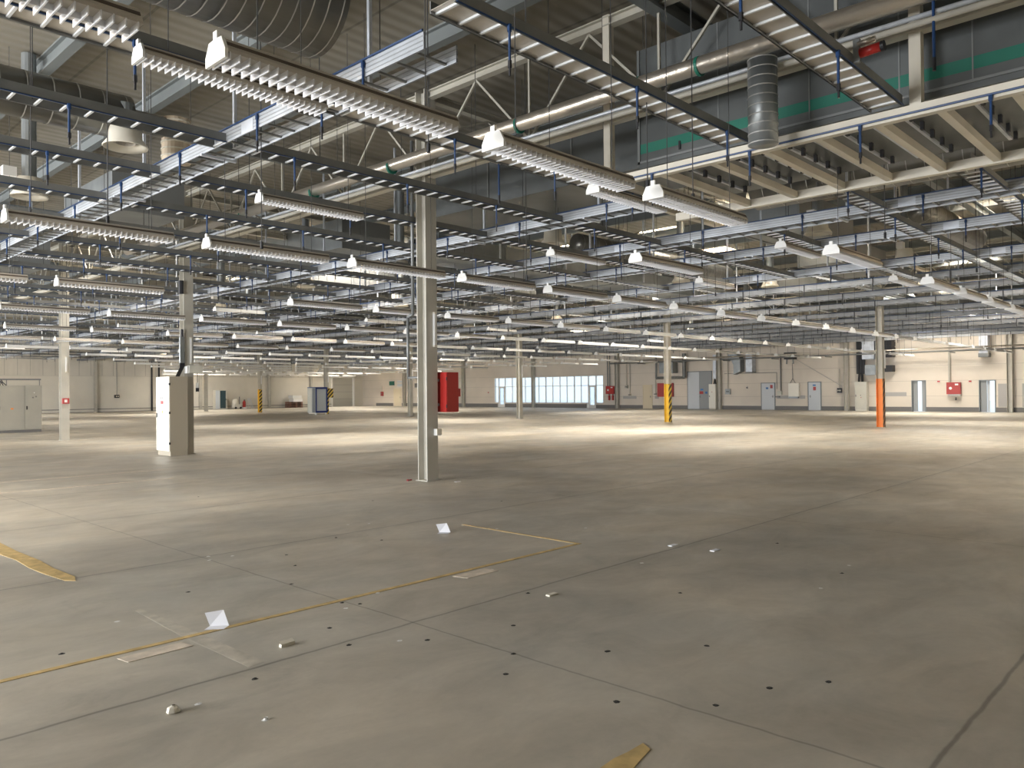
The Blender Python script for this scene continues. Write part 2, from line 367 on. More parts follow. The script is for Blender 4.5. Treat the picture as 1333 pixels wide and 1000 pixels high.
struct('baseboard_right', b, M['band'])
struct('baseboard_left', MB().box(X0, 53, WY-.05, WY, .26, .32).box(X0, 53, WY-.03, WY, 0, .04), M['band'])
# exterior ground seen through the openings
o = struct('ground_outside', MB().box(WX+.25, 110, -40, 110, -.3, -.05), M['ext'])

# window strip
mull = [56.45, 55.86, 54.96, 53.97, 53.07, 52.19, 51.27, 50.4, 49.5, 48.62, 47.72, 46.86, 45.97, 45.16, 44.3, 43.42, 42.6]
wf = MB()
DOORSPANS = [(54.96, 55.86), (43.42, 44.3)]
wf.box(WX+.02, WX+.12, 42.6, 56.45, 2.93, 3.0)
ed = [42.6, 43.42, 44.3, 54.96, 55.86, 56.45]
wf.box(WX+.02, WX+.12, 42.6, 56.45, 2.05, 2.10)
for a_, c_ in ((42.6, 43.42), (44.3, 54.96), (55.86, 56.45)): wf.box(WX+.02, WX+.12, a_, c_, .44, .50)
for y in mull:
    thick = .1 if any(abs(y-e) < .02 for e in (44.3, 43.42, 54.96, 55.86, 49.5, 45.97)) else .055
    wf.box(WX+.02, WX+.12, y-thick/2, y+thick/2, .46 if y not in (55.86, 54.96, 44.3, 43.42) else 0, 3.0)
win = struct('window_1', wf, M['frame'])
obj('glass', MB().box(WX+.06, WX+.07, 42.6, 56.45, .46, 3.0), M['glass'], win)
for k, (a_, c_) in enumerate(DOORSPANS):
    d = MB(); t = .13
    d.box(WX+.0, WX+.1, a_+.05, a_+.05+t, 0, 2.05).box(WX, WX+.1, c_-.05-t, c_-.05, 0, 2.05).box(WX, WX+.1, a_+.05+t, c_-.05-t, 1.93, 2.05).box(WX, WX+.1, a_+.05+t, c_-.05-t, 0, .3)
    dd = struct('door_%d' % (1+k), d, M['frame'])
    obj('glass', MB().box(WX+.05, WX+.06, a_+.18, c_-.18, .3, 1.93), M['glass'], dd)
    obj('door_handle', MB().tube((WX-.03, a_+.14, .95), (WX-.03, a_+.14, 1.25), .015), M['dark'], dd)

# open doorways with a frame and the half open leaf
for k, (y0, y1, zt) in enumerate(((15.84, 16.62, 2.03), (11.78, 12.61, 2.0))):
    fr = MB().box(WX-.04, WX+.27, y0-.06, y0, 0, zt+.06).box(WX-.04, WX+.27, y1, y1+.06, 0, zt+.06).box(WX-.04, WX+.27, y0, y1, zt, zt+.06)
    dd = struct('door_%d' % (3+k), fr, M['jamb'])
    wleaf = .30 if k == 0 else .36
    obj('door_leaf', MB().box(WX+.10, WX+.15, y1-wleaf, y1, .01, zt), M['doord'], dd)
    if k == 0: obj('door_leaf', MB().box(WX+.10, WX+.15, y0, y0+.22, .01, zt), M['doord'], dd)
    else: obj('door_leaf', MB().box(WX+.20, WX+.24, y1-.52, y1-.37, .01, zt), M['door'], dd)
# closed doors on the right wall
def closed_door(k, y0, y1, zt, m, stickers=(), handle_y=None, split=None):
    x = WX
    fr = MB().box(x-.06, x, y0-.06, y0, 0, zt+.06).box(x-.06, x, y1, y1+.06, 0, zt+.06).box(x-.06, x, y0, y1, zt, zt+.06)
    dd = struct('door_%d' % k, fr, M['jamb'] if m is not M['doorb'] else M['doorb'])
    if split:
        obj('door_leaf', MB().box(x-.05, x, split, y1, .01, zt), M['door'], dd); obj('door_leaf', MB().box(x-.04, x, y0, split, .01, zt), m, dd)
    else: obj('door_leaf', MB().box(x-.05, x, y0, y1, .01, zt), m, dd)
    hy = handle_y if handle_y else y0+.1
    obj('door_handle', MB().box(x-.10, x-.05, hy-.06, hy+.06, 1.02, 1.05).box(x-.07, x-.05, hy-.02, hy+.02, .93, 1.12), M['dark'], dd)
    for (sy, sz, sw, shh, mm) in stickers:
        obj('sticker', MB().box(x-.056, x-.05, sy-sw/2, sy+sw/2, sz-shh/2, sz+shh/2), M[mm], dd)
closed_door(5, 22.85, 23.73, 2.05, M['door'], [(23.3, 1.85, .22, .1, 'signblue'), (23.28, 1.6, .2, .26, 'red')], 23.6)
closed_door(6, 26.37, 27.39, 2.03, M['door'], [(26.95, 1.66, .2, .14, 'signblue'), (26.6, 1.78, .2, .26, 'dred')], 26.5)
closed_door(7, 31.7, 33.85, 3.05, M['doord'], [(32.55, 1.6, .25, .14, 'signblue'), (32.6, 1.35, .34, .22, 'red'), (32.15, 1.35, .2, .18, 'signblue')], 32.72, split=32.8)
closed_door(8, 37.4, 38.23, 2.0, M['doorb'])
closed_door(9, 71.75, 73.0, 2.0, M['doorb'])
# gate in the left wall
gm = MB().box(52.6, 55.4, WY-.06, WY, 0, 3.4)
gt = struct('door_10', gm, M['gate'])
obj('panel_seam', MB().box(52.6, 55.4, WY-.075, WY-.06, .85, .88).box(52.6, 55.4, WY-.075, WY-.06, 1.7, 1.73).box(52.6, 55.4, WY-.075, WY-.06, 2.55, 2.58), M['dark'], gt)
obj('gate_frame', MB().box(52.3, 55.6, WY-.25, WY, 3.4, 3.65).box(52.45, 52.6, WY-.12, WY, 0, 3.4).box(55.4, 55.6, WY-.3, WY, 0, 3.4), M['frame'], gt)
# painted grey areas low on the right wall
struct('trim_1', MB().box(WX-.012, WX, 10.9, 11.6, .33, 1.8).box(WX-.012, WX, 7.5, 10.3, .33, 1.8), M['greypaint'])
struct('trim_2', MB().box(WX-.012, WX, 17.0, 18.9, 1.02, 1.30), M['greypaint'])
struct('trim_3', MB().box(WX-.012, WX, 39.0, 40.4, .85, 1.1).box(WX-.012, WX, 36.7, 37.1, .85, 1.1).box(WX-.012, WX, 24.0, 26.2, .85, 1.1), M['greypaint'])

# roof steel: beams under the roof sheet (setting)
bm = MB()
for x in [4.2, 6.2, 8.2] + [9.28+3*k for k in range(1, 16)] + [0.5, -2.5, -5.5]:
    bm.box(x-.08, x+.08, Y0, WY, ROOF-.28, ROOF-.24).box(x-.015, x+.015, Y0, WY, ROOF-.24, ROOF-.03).box(x-.08, x+.08, Y0, WY, ROOF-.03, ROOF)
struct('roof_purlins', bm, M['purlin'])
bm = MB()
for j in range(-1, 7):
    y = 10.91+10*j+5
    bm.box(X0, WX, y-.1, y+.1, ROOF-.55, ROOF-.5).box(X0, WX, y-.02, y+.02, ROOF-.5, ROOF-.28).box(X0, WX, y-.1, y+.1, ROOF-.30, ROOF-.28)
struct('roof_cross_beams', bm, M['purlin'])

# ------------------------------------------------------------------ roof trusses
def truss(axis, fixed, s0, s1, zc, zt, label, group=None, posts=2.5, diag=True):
    t = thing('roof_truss', (fixed if axis == 'y' else s0, s0 if axis == 'y' else fixed, 0), label, 'truss', group)
    L = s1-s0
    def P(s, z, o=0): return (o, s, z) if axis == 'y' else (s, o, z)
    c = MB(); hw = .07
    def chord(z0, z1):
        if axis == 'y': c.box(-hw, hw, 0, L, z0, z0+.02).box(-.01, .01, 0, L, z0+.02, z1-.02).box(-hw, hw, 0, L, z1-.02, z1)
        else: c.box(0, L, -hw, hw, z0, z0+.02).box(0, L, -.01, .01, z0+.02, z1-.02).box(0, L, -hw, hw, z1-.02, z1)
    chord(zc, zc+.14); obj('bottom_chord', c, M['beam'], t)
    c = MB(); chord(zt-.14, zt); obj('top_chord', c, M['truss'], t)
    d = MB(); n = max(1, round(L/posts)); st = L/n
    for i in range(n):
        a = i*st; mid = a+st/2
        d.bar(P(a, zc+.14), P(mid, zt-.14), .035, .035).bar(P(mid, zt-.14), P(a+st, zc+.14), .035, .035)
        if i: d.bar(P(a, zc+.1), P(a, zt-.1), .035, .035)
    obj('web_members', d, M['truss'], t)
    return t
for k, (a_, lab) in enumerate(((9.28, 'first'), (33.28, 'second'))):
    for j in range(-1, 7):
        y0 = 10.91+10*j+.14; y1 = 10.91+10*(j+1)-.14
        if k == 0 and j > 2: continue
        truss('y', a_, y0, y1, 5.5, ROOF-.32,
              ('beige lattice roof truss right of the large central column' if j == -1 else 'beige lattice roof truss between the %s and %s columns of the nearer column row' % (('central', 'cabinet') if j == 0 else ('cabinet', 'third') if j == 1 else ('third', 'fourth')))
              if k == 0 else 'distant beige roof truss ' + ['right of the orange footed column', 'between the orange and yellow footed columns', 'between the yellow footed and window columns', 'left of the column before the windows', 'right of the striped column by the booth', 'left of the striped column by the booth', 'left of the free standing striped column', 'at the far left of the far columns'][j+1])
for j in range(0, 7):
    y = 10.91+10*j
    for (x0, x1, c_) in ((9.42, 33.14, 'central'), (33.42, 56.9, 'far')):
        truss('x', y, x0, x1, 6.2, ROOF-.30, 'long shallow roof truss %s, over the %s' % ('beyond the far column row' if x0 > 30 else 'between the column rows', ['central column', 'white control cabinet', 'red alarm box column', 'wide switch cabinet', 'booth', 'free standing striped column', 'left wall cabinets'][j]), None, 3.0)

# ------------------------------------------------------------------ columns
def hsec(b, w, z0, z1, t=.018, tw=.012):
    h = w/2
    return b.box(-h, h, -h, -h+t, z0, z1).box(-h, h, h-t, h, z0, z1).box(-tw/2, tw/2, -h+t, h-t, z0, z1)
def column(x, y, label, paint=None, w=.26, top=ROOF-.3, group=None):
    c = thing('steel_column', (x, y, 0), label, 'column', group)
    z = 0
    if paint:
        zp, m1, m2 = paint
        pb = MB().box(-w/2-.004, w/2+.004, -w/2-.006, -w/2, 0, zp); obj('striped_guard', pb, m2, c)
        pb = hsec(MB(), w, 0, zp); obj('painted_foot', pb, m1, c); z = zp
    obj('shaft', hsec(MB(), w, z, top), M['column'], c)
    obj('base_plate', MB().box(-w/2-.03, w/2+.03, -w/2-.03, w/2+.03, 0, .015), M['column'], c)
    return c
NEAR = ['large grey steel column standing nearest, right of centre-left', 'grey steel column behind the tall white control cabinet', 'pale steel column with a small red alarm box on it', 'grey steel column at the left edge beside the wide cabinets']
c1 = column(9.28, 10.91, 'large grey steel column nearest the camera, in front of the red hose cabinet')
c2 = column(9.28, 20.91, NEAR[1]); c3 = column(9.28, 30.91, NEAR[2]); c4 = column(9.28, 40.91, NEAR[3])
c6 = column(33.28, 10.91, 'steel column with a bright orange painted foot', (1.98, M['orange'], M['hazardo']))
c5 = column(33.28, 20.91, 'steel column with a yellow foot and hazard stripes before the small red cabinet', (1.9, M['yellow'], M['hazard']))
column(33.28, 30.91, 'bare grey steel column in front of the bright window strip')
column(33.28, 40.91, 'bare thin steel column just left of the large central column')
column(33.28, 50.91, 'steel column with hazard stripes beside the blue framed booth', (2.0, M['yellow'], M['hazard']))
column(33.28, 60.91, 'steel column with yellow foot and stripes standing free before the left wall', (1.97, M['yellow'], M['hazard']))
column(33.28, 70.91, 'slender bare steel column near the glass cabinet at the left wall')
WL = ['right of the open doorway by the right picture edge', 'left of the grey control cabinet on the right wall', 'right beside the white cabinet and the tall grey double door', 'right of the red extinguisher cabinet beside the windows',
      'standing in front of the window strip', 'left of the window strip behind the red hose cabinet', 'beside the far green exit sign', 'in the far corner by the roller gate']
for j in range(0, 8):
    if 10.91+10*j > WY-.3: break
    column(WX-.19, 10.91+10*j, 'pale wall column ' + WL[j], w=.3)
for x, l in ((26.4, 'pale wall column on the left wall left of the black hanging socket'), (36.5, 'pale wall column left of the glass cabinet on the left wall'), (44.3, 'pale wall column behind the striped free standing column'), (49.6, 'pale wall column left of the roller gate beside the booth')):
    column(x, WY-.16, l, w=.26, top=ROOF-.3)

# vertical strip lights and boxes on the columns
def strip(x, y, z0, z1, label):
    t = thing('strip_light', (x, y, 0), label, 'lamp', 'upright strip lights on the columns')
    obj('diffuser', MB().box(-.022, .022, -.05, 0, z0+.03, z1-.03), M['white'], t)
    obj('end_cap', MB().box(-.025, .025, -.052, 0, z0, z0+.03), M['cream'], t); obj('end_cap', MB().box(-.025, .025, -.052, 0, z1-.03, z1), M['cream'], t)
strip(9.33, 10.78, 2.43, 3.06, 'white upright strip light on the large central column')
strip(9.33, 20.78, 2.43, 3.15, 'white upright strip light on the column behind the white cabinet')
strip(9.30, 30.78, 2.43, 3.0, 'white upright strip light on the column with the red alarm box')
for x, y, l in ((33.36, 30.78, 'upright strip light on the column before the windows'), (33.34, 60.78, 'upright strip light on the free standing striped column at left'), (33.36, 50.78, 'upright strip light on the striped column beside the booth'), (33.36, 40.78, 'upright strip light on the thin column left of the central one'), (33.36, 10.78, 'upright strip light on the orange footed column')):
    strip(x, y, 2.4, 3.15, l)
t = thing('socket_box', (9.36, 10.78, .88), 'small white socket box low on the large central column', 'socket')
obj('box', MB().box(-.05, .05, -.09, 0, -.06, .06), M['white'], t); obj('lid', MB().box(-.055, .055, -.1, -.09, -.045, .065), M['cream'], t)
t = thing('alarm_box', (9.27, 30.78, 1.41), 'small red alarm box on the pale column at left', 'alarm')
obj('box', MB().box(-.11, .11, -.08, 0, -.1, .1), M['dred'], t); obj('white_window', MB().box(-.05, .04, -.085, -.08, -.05, .05), M['white'], t)
t = thing('junction_box', (9.42, 20.62, 2.28), 'beige junction box with bundled cables above the white cabinet', 'box')
obj('box', MB().box(-.2, .16, -.02, .16, -.1, .1), M['cabinet'], t); obj('cover', MB().box(-.26, -.2, 0, .14, -.11, .08), M['white'], t)
t = thing('hanging_plug', (9.46, 20.66, 0), 'grey plug socket hanging on a cable from the junction box', 'socket')
obj('cable', MB().tube((0, 0, 1.92), (0, 0, 2.18), .008), M['black'], t); obj('plug', MB().tube((0, 0, 1.78), (0, 0, 1.92), .05, r1=.03), M['white'], t); obj('cap', MB().tube((0, 0, 1.68), (0, 0, 1.78), .045), M['black'], t)
# downpipe beside the central column
t = tag(obj('drain_pipe', MB().tube((9.28, 11.31, 3.06), (9.28, 11.31, 6.3), .03, 12).tube((9.28, 11.46, 3.02), (9.28, 11.31, 3.06), .028, 10).tube((9.28, 11.46, 1.86), (9.28, 11.46, 3.02), .028, 10).tube((9.28, 11.46, 1.88), (9.28, 11.05, 1.88), .022, 8), M['dark'], smooth=True),
        'dark vertical drain pipe running down behind the large central column', 'pipe')

# red hose cabinet behind the central column
t = thing('hose_cabinet', (9.64, 10.91, 0), 'large red hose cabinet fixed behind the big central column', 'cabinet')
obj('body', MB().box(-.14, .14, -.29, .33, 1.24, 1.97), M['red'], t)
obj('door', MB().box(-.155, -.14, -.28, .32, 1.25, 1.96), M['red'], t)
obj('valve_box', MB().box(.14, .21, -.27, -.17, 1.52, 1.67), M['red'], t)
obj('mounting_bracket', MB().box(-.23, -.14, -.1, .1, 1.35, 1.4).box(-.23, -.14, -.1, .1, 1.8, 1.85), M['dark'], t)
obj('hinge', MB().tube((-.15, -.285, 1.32), (-.15, -.285, 1.38), .01).tube((-.15, -.285, 1.82), (-.15, -.285, 1.88), .01), M['black'], t)

# ------------------------------------------------------------------ control cabinets
t = thing('control_cabinet', (8.63, 20.45, 0), 'tall white control cabinet standing in front of the second column', 'cabinet')
obj('body', MB().box(.0, .47, 0, .82, .12, 2.08), M['cabinetshade'], t)
obj('plinth', MB().box(.02, .47, .02, .80, 0, .12), M['cabinetshade'], t)
d = obj('door', MB().box(-.02, 0, .01, .81, .13, 2.07), M['cabinetw'], t)
obj('display', MB().box(-.026, -.02, .36, .52, 1.36, 1.44), M['dred'], d); obj('button', MB().tube((-.035, .38, 1.52), (-.02, .38, 1.52), .018), M['dark'], d); obj('button', MB().tube((-.035, .50, 1.52), (-.02, .50, 1.52), .018), M['dark'], d)
obj('label_plate', MB().box(-.024, -.02, .38, .48, 1.72, 1.84), M['cream'], d); obj('door_handle', MB().box(-.035, -.02, .74, .78, 1.0, 1.12), M['black'], d)
obj('warning_sticker', MB().box(-.023, -.02, .4, .46, 1.12, 1.18), M['yellow'], d)
for z in (.3, 1.1, 1.85): obj('hinge', MB().box(-.03, .01, -.015, .012, z, z+.06), M['black'], t)
o = tag(obj('cable_bundle', (lambda b: [b.tube((8.9+.04*k, 20.7+.05*k, 2.08), (9.02+.03*k, 20.74, 2.3+.02*k), .016, 6).tube((9.02+.03*k, 20.74, 2.3+.02*k), (9.06+.02*k, 20.73, 2.75), .016, 6) for k in range(5)] and b)(MB()), M['black']), 'black cables rising from the top of the tall white control cabinet', 'cable')
t = thing('cable_duct', (9.08, 20.76, 0), 'grey metal cable duct running up the column above the white cabinet', 'cable duct')
obj('channel', MB().box(-.06, .06, -.05, .02, 2.45, 3.15), M['duct'], t); obj('black_hose', MB().tube((0, -.03, 3.15), (.0, -.03, 3.35), .04).tube((-.02, -.02, 4.3), (-.02, -.02, 4.65), .07), M['black'], t)

t = thing('switch_cabinet', (10.80, 39.0, 0), 'wide grey two-door switch cabinet at the left picture edge', 'cabinet')
obj('body', MB().box(-2.75, 0, 0, .55, .12, 2.06), M['cabinetg'], t)
obj('plinth', MB().box(-2.75, -.01, .01, .5, 0, .12), M['band'], t)
for (x0, x1) in ((-.66, -.01), (-1.70, -.68), (-2.74, -1.72)):
    d = obj('door', MB().box(x0, x1, -.02, 0, .14, 2.05), M['cabinetg'], t)
    obj('door_handle', MB().box(x0+.05, x0+.1, -.035, -.02, 1.0, 1.16), M['black'], d)
    if x0 > -1:
        obj('indicator', MB().tube((x0+.36, -.03, 1.74), (x0+.36, -.02, 1.74), .025), M['white'], d)
        obj('label_plate', MB().box(x0+.28, x0+.34, -.024, -.02, 1.5, 1.56).box(x0+.4, x0+.46, -.024, -.02, 1.54, 1.6), M['band'], d)
    elif x0 > -2: obj('warning_sticker', MB().box(x0+.5, x0+.6, -.024, -.02, 1.02, 1.08), M['orange'], d)
t = thing('cable_gantry', (10.8, 39.2, 0), 'dark cable tray on short posts above the wide switch cabinet', 'cable tray')
obj('tray', MB().box(-2.7, 0, -.1, .2, 2.30, 2.36), M['dark'], t)
for x in (-.03, -1.3, -2.6): obj('post', MB().box(x-.015, x+.015, 0, .03, 2.06, 2.3), M['dark'], t)
o = obj('cable_loops', (lambda b: [b.tube((-1.3-.12*k, 0, 2.06), (-1.45-.1*k+.05*(k%3), 0, 2.2), .02, 6).tube((-1.45-.1*k+.05*(k%3), 0, 2.2), (-1.5-.08*k, 0, 2.31), .02, 6) for k in range(8)] and b)(MB()), M['black'], t)
t = thing('riser_duct', (9.28, 40.6, 0), 'dark cable riser running up the column at the left edge', 'cable duct')
obj('channel', MB().box(-.1, .1, -.06, .1, 2.4, 4.6), M['dark'], t)

# blue framed booth beside the striped column
t = thing('booth', (32.1, 50.5, 0), 'grey booth with a dark blue frame beside the striped column', 'booth')
obj('body', MB().box(0, .95, 0, 1.1, .14, 2.0), M['boothp'], t)
obj('frame', MB().box(-.02, 1.0, -.03, 0, 1.92, 2.04).box(-.02, 1.0, -.03, 0, .14, .28).box(-.02, .07, -.03, 0, .28, 1.92).box(.9, 1.0, -.03, 0, .28, 1.92).box(-.02, 1.0, 0, 1.12, 2.0, 2.05), M['bluep'], t)
obj('door', MB().box(-.03, 0, .5, 1.08, .16, 1.98), M['cabinet'], t); obj('door_gap', MB().box(-.012, 0, .05, .45, .16, 1.98), M['dark'], t)
for x in (.05, .88): obj('foot', MB().box(x-.05, x+.05, .0, .1, 0, .14), M['white'], t)
obj('base', MB().box(.05, .9, .05, 1.05, .04, .14), M['cream'], t)
t = thing('hazard_board', (33.25, 50.78, 0), 'small hazard striped board sticking out from the column beside the booth', 'sign')
obj('board', MB().box(.12, .55, -.02, 0, 1.25, 1.95), M['hazard'], t)

# things along the left wall
t = thing('glass_cabinet', (37.7, 78.1, 0), 'pale cabinet with an open front beside dark glass at the left wall', 'cabinet')
obj('body', MB().box(0, 1.25, .05, .7, 0, 2.02), M['cabinet'], t); obj('glass_door', MB().box(.5, 1.1, .02, .05, .12, 1.95), M['darkglass'], t)
obj('door', MB().box(0, .45, .02, .05, .05, 1.98), M['door'], t); obj('door_handle', MB().box(1.12, 1.16, 0, .05, .95, 1.1), M['black'], t)
t = thing('floor_machine', (40.1, 78.2, 0), 'small dirty floor scrubbing machine by the left wall', 'machine')
obj('body', MB().box(-.45, .35, -.3, .3, .12, .5).lathe([(.32, .5), (.34, .75), (.26, 1.0), (.05, 1.08)], 14, (-.2, 0, 0)), M['cream'], t)
obj('handle', MB().tube((.25, 0, .5), (.25, 0, 1.3), .06), M['band'], t)
for x in (-.3, .25): obj('wheel', MB().tube((x, -.32, .12), (x, -.26, .12), .12, 12), M['black'], t)
t = thing('fire_extinguisher', (41.0, 78.4, 0), 'red fire extinguisher standing beside the step ladder', 'extinguisher')
obj('cylinder', MB().lathe([(.0, .18), (.16, .18), (.16, .75), (.05, .85), (.05, .9)], 14), M['red'], t); obj('valve', MB().box(-.03, .09, -.03, .03, .9, .97), M['black'], t)
obj('hose', MB().tube((.1, 0, .93), (.2, 0, .4), .015), M['black'], t); obj('stand', MB().box(-.2, .2, -.2, .2, 0, .18), M['white'], t)
t = thing('step_ladder', (41.6, 78.3, 0), 'small folding step ladder by the left wall', 'ladder')
for y in (-.2, .2):
    obj('front_rail', MB().bar((-.1, y, 1.15), (.35, y, 0), .03, .05), M['galv'], t); obj('rear_rail', MB().bar((-.1, y, 1.15), (-.3, y, 0), .03, .04), M['galv'], t)
for k in range(3): obj('step', MB().box(.0+.11*k-.02, .0+.11*k+.12, -.2, .2, .8-.28*k, .83-.28*k), M['galv'], t)
t = thing('pallet_stack', (46.9, 78.2, 0), 'stack of dark wooden pallets by the left wall', 'pallets')
for k in range(4):
    obj('pallet', MB().box(-.8, .8, -.5, .6, .17*k+.10, .17*k+.14).box(-.8, -.62, -.5, .6, .17*k, .17*k+.1).box(-.1, .1, -.5, .6, .17*k, .17*k+.1).box(.62, .8, -.5, .6, .17*k, .17*k+.1), M['wood'], t)
for k in range(2):
    tg = thing('white_crate', (47.15-.1*k, 78.2, .65+.38*k), ('lower' if k == 0 else 'upper') + ' white crate on the stack of dark pallets', 'crate')
    obj('body', MB().box(-.6, .55, -.45, .45, 0, .34), M['white'], tg); obj('lid', MB().box(-.63, .58, -.48, .48, .34, .375), M['cream'], tg)
t = thing('hanging_socket', (28.3, WY-.15, 0), 'black socket hanging on a long cable at the left wall', 'socket')
obj('cable', MB().tube((0, 0, 1.62), (0, 0, 4.6), .025, 6), M['dark'], t); obj('body', MB().box(-.2, .2, -.12, .12, 1.32, 1.62), M['black'], t); obj('plug', MB().tube((-.08, -.14, 1.47), (-.08, -.12, 1.47), .06).tube((.08, -.14, 1.47), (.08, -.12, 1.47), .06), M['cream'], t)
for x, l in ((31.6, 'dark downpipe on the left wall behind the white control cabinet'), (32.3, 'second dark downpipe on the left wall behind the white cabinet')):
    tag(obj('drain_pipe', MB().tube((x, WY-.12, .0), (x, WY-.12, 5), .08, 8), M['black']), l, 'pipe')

# things on the right wall
def wallthing(name, y, z, label, cat, w, h, d, m, extra=None):
    t = thing(name, (WX-.035, y, z), label, cat)
    obj('body', MB().box(-d, 0, -w/2, w/2, -h/2, h/2), M[m], t)
    obj('cover' if name != 'hose_cabinet' else 'door', MB().box(-d-.015, -d, -w/2+.02, w/2-.02, -h/2+.02, h/2-.02), M[m], t)
    if extra: extra(t, d, w, h)
    return t
def hosex(t, d, w, h):
    obj('disc', MB().tube((-d-.03, w*.2, 0), (-d-.015, w*.2, 0), .09, 14), M['white'], t); obj('label_plate', MB().box(-d-.02, -d-.015, -w*.35, -w*.12, h*.25, h*.38), M['white'], t)
t = wallthing('hose_cabinet', 14.07, 1.54, 'red hose cabinet on the right wall between the two open doorways', 'cabinet', .82, .78, .25, 'dred', hosex)
obj('supply_pipe', MB().tube((-.1, .25, .39), (-.1, .25, 3.4), .07, 8), M['column'], t); obj('tray', MB().box(-.3, 0, -.42, .3, -.52, -.39), M['greypaint'], t); obj('hose_end', MB().tube((-.15, -.12, -.78), (-.15, -.12, -.58), .05, r1=.02), M['black'], t)
t = wallthing('hose_cabinet', 41.65, 1.64, 'bright red hose cabinet beside the window strip', 'cabinet', .9, .72, .25, 'red', hosex)
obj('supply_pipe', MB().tube((-.1, .35, .36), (-.1, .35, 3.6), .04, 8).tube((-.1, .1, .36), (-.1, .1, 3.6), .04, 8), M['dark'], t)
for k, y in enumerate((41.85, 41.45)):
    tt = thing('fire_extinguisher', (WX-.12, y, .72), ('left' if k == 0 else 'right') + ' red extinguisher under the bright red hose cabinet', 'extinguisher')
    obj('cylinder', MB().lathe([(.0, 0), (.09, 0), (.09, .40), (.03, .46), (.03, .52)], 12), M['red'], tt); obj('valve', MB().box(-.03, .03, -.06, .06, .52, .56), M['black'], tt)
t = wallthing('fire_cabinet', 35.95, 1.6, 'wide red cabinet on the right wall partly behind the yellow striped column', 'cabinet', 1.5, 1.15, .2, 'dred')
t = wallthing('fuse_box', 24.78, 1.52, 'white fuse box on the right wall between the two pale doors', 'box', .8, 1.0, .22, 'cabinetw')
obj('lower_box', MB().box(-.2, 0, -.32, .38, -.62, -.52), M['duct'], t); obj('cable', MB().tube((-.1, -.1, .5), (-.1, .1, .85), .02).tube((-.1, .3, .5), (-.1, .1, .85), .02).tube((-.1, .1, .85), (-.1, .12, 2.0), .02), M['band'], t)
t = wallthing('switch_box', 25.9, 1.3, 'small grey switch box right of the pale door with two stickers', 'box', .32, .3, .16, 'cabinet')
obj('conduit', MB().tube((-.08, -.08, .15), (-.08, -.08, 2.9), .05, 6).tube((-.05, .25, .3), (-.05, .25, 1.55), .02, 6).tube((-.05, .25, 1.55), (-.05, 4.6, 1.55), .02, 6), M['band'], t)
t = wallthing('grille', 26.1, 1.0, 'tiny dark grille panel below the grey switch box', 'grille', .34, .08, .08, 'band')
t = thing('control_cabinet', (WX-.035, 19.85, 0), 'grey control cabinet on the right wall left of the orange footed column', 'cabinet')
obj('body', MB().box(-.45, 0, -.4, .4, .1, 2.05), M['cabinet'], t); obj('plinth', MB().box(-.43, 0, -.38, .38, 0, .1), M['cabinetw'], t)
d = obj('door', MB().box(-.47, -.45, -.38, .38, .12, 2.03), M['cabinet'], t); obj('door_handle', MB().box(-.49, -.47, .3, .34, 1.0, 1.15), M['black'], d); obj('button', MB().tube((-.49, 0, 1.1), (-.47, 0, 1.1), .03), M['black'], d); obj('button', MB().tube((-.49, -.03, .95), (-.47, -.03, .95), .03), M['dred'], d)
t = thing('cable_riser', (WX-.2, 19.9, 0), 'black bundle of cables rising from the grey control cabinet', 'cable')
obj('ladder', MB().box(-.1, 0, -.28, -.08, 2.6, 5.1).box(-.1, 0, .08, .28, 2.6, 5.1), M['black'], t); obj('cables', MB().tube((-.05, -.1, 2.05), (-.05, -.05, 2.7), .08, 8).tube((-.05, .15, 2.05), (-.05, .1, 2.7), .07, 8).box(-.1, -.02, -.12, .12, 2.6, 4.9), M['black'], t)
t = thing('control_cabinet', (WX-.035, 31.42, 0), 'narrow white cabinet beside the tall grey double door', 'cabinet')
obj('body', MB().box(-.4, 0, -.31, .29, .1, 2.03), M['cabinetw'], t); obj('plinth', MB().box(-.38, 0, -.29, .27, 0, .1), M['cabinet'], t)
d = obj('door', MB().box(-.42, -.4, -.29, .27, .12, 2.01), M['cabinetw'], t); obj('button', MB().tube((-.44, 0, 1.75), (-.42, 0, 1.75), .05), M['white'], d); obj('button', MB().tube((-.44, 0, 1.4), (-.42, 0, 1.4), .03), M['dred'], d); obj('door_handle', MB().box(-.44, -.42, .2, .24, 1.0, 1.12), M['black'], d)
t = thing('cable_duct', (WX-.12, 31.3, 0), 'bright metal cable duct above the narrow white cabinet', 'cable duct')
obj('channel', MB().box(-.1, 0, -.12, .14, 2.45, 4.4), M['galv'], t); obj('cables', MB().tube((-.05, -.08, 2.03), (-.05, .02, 2.5), .06).tube((-.05, .1, 2.03), (-.05, .0, 2.5), .05), M['black'], t)
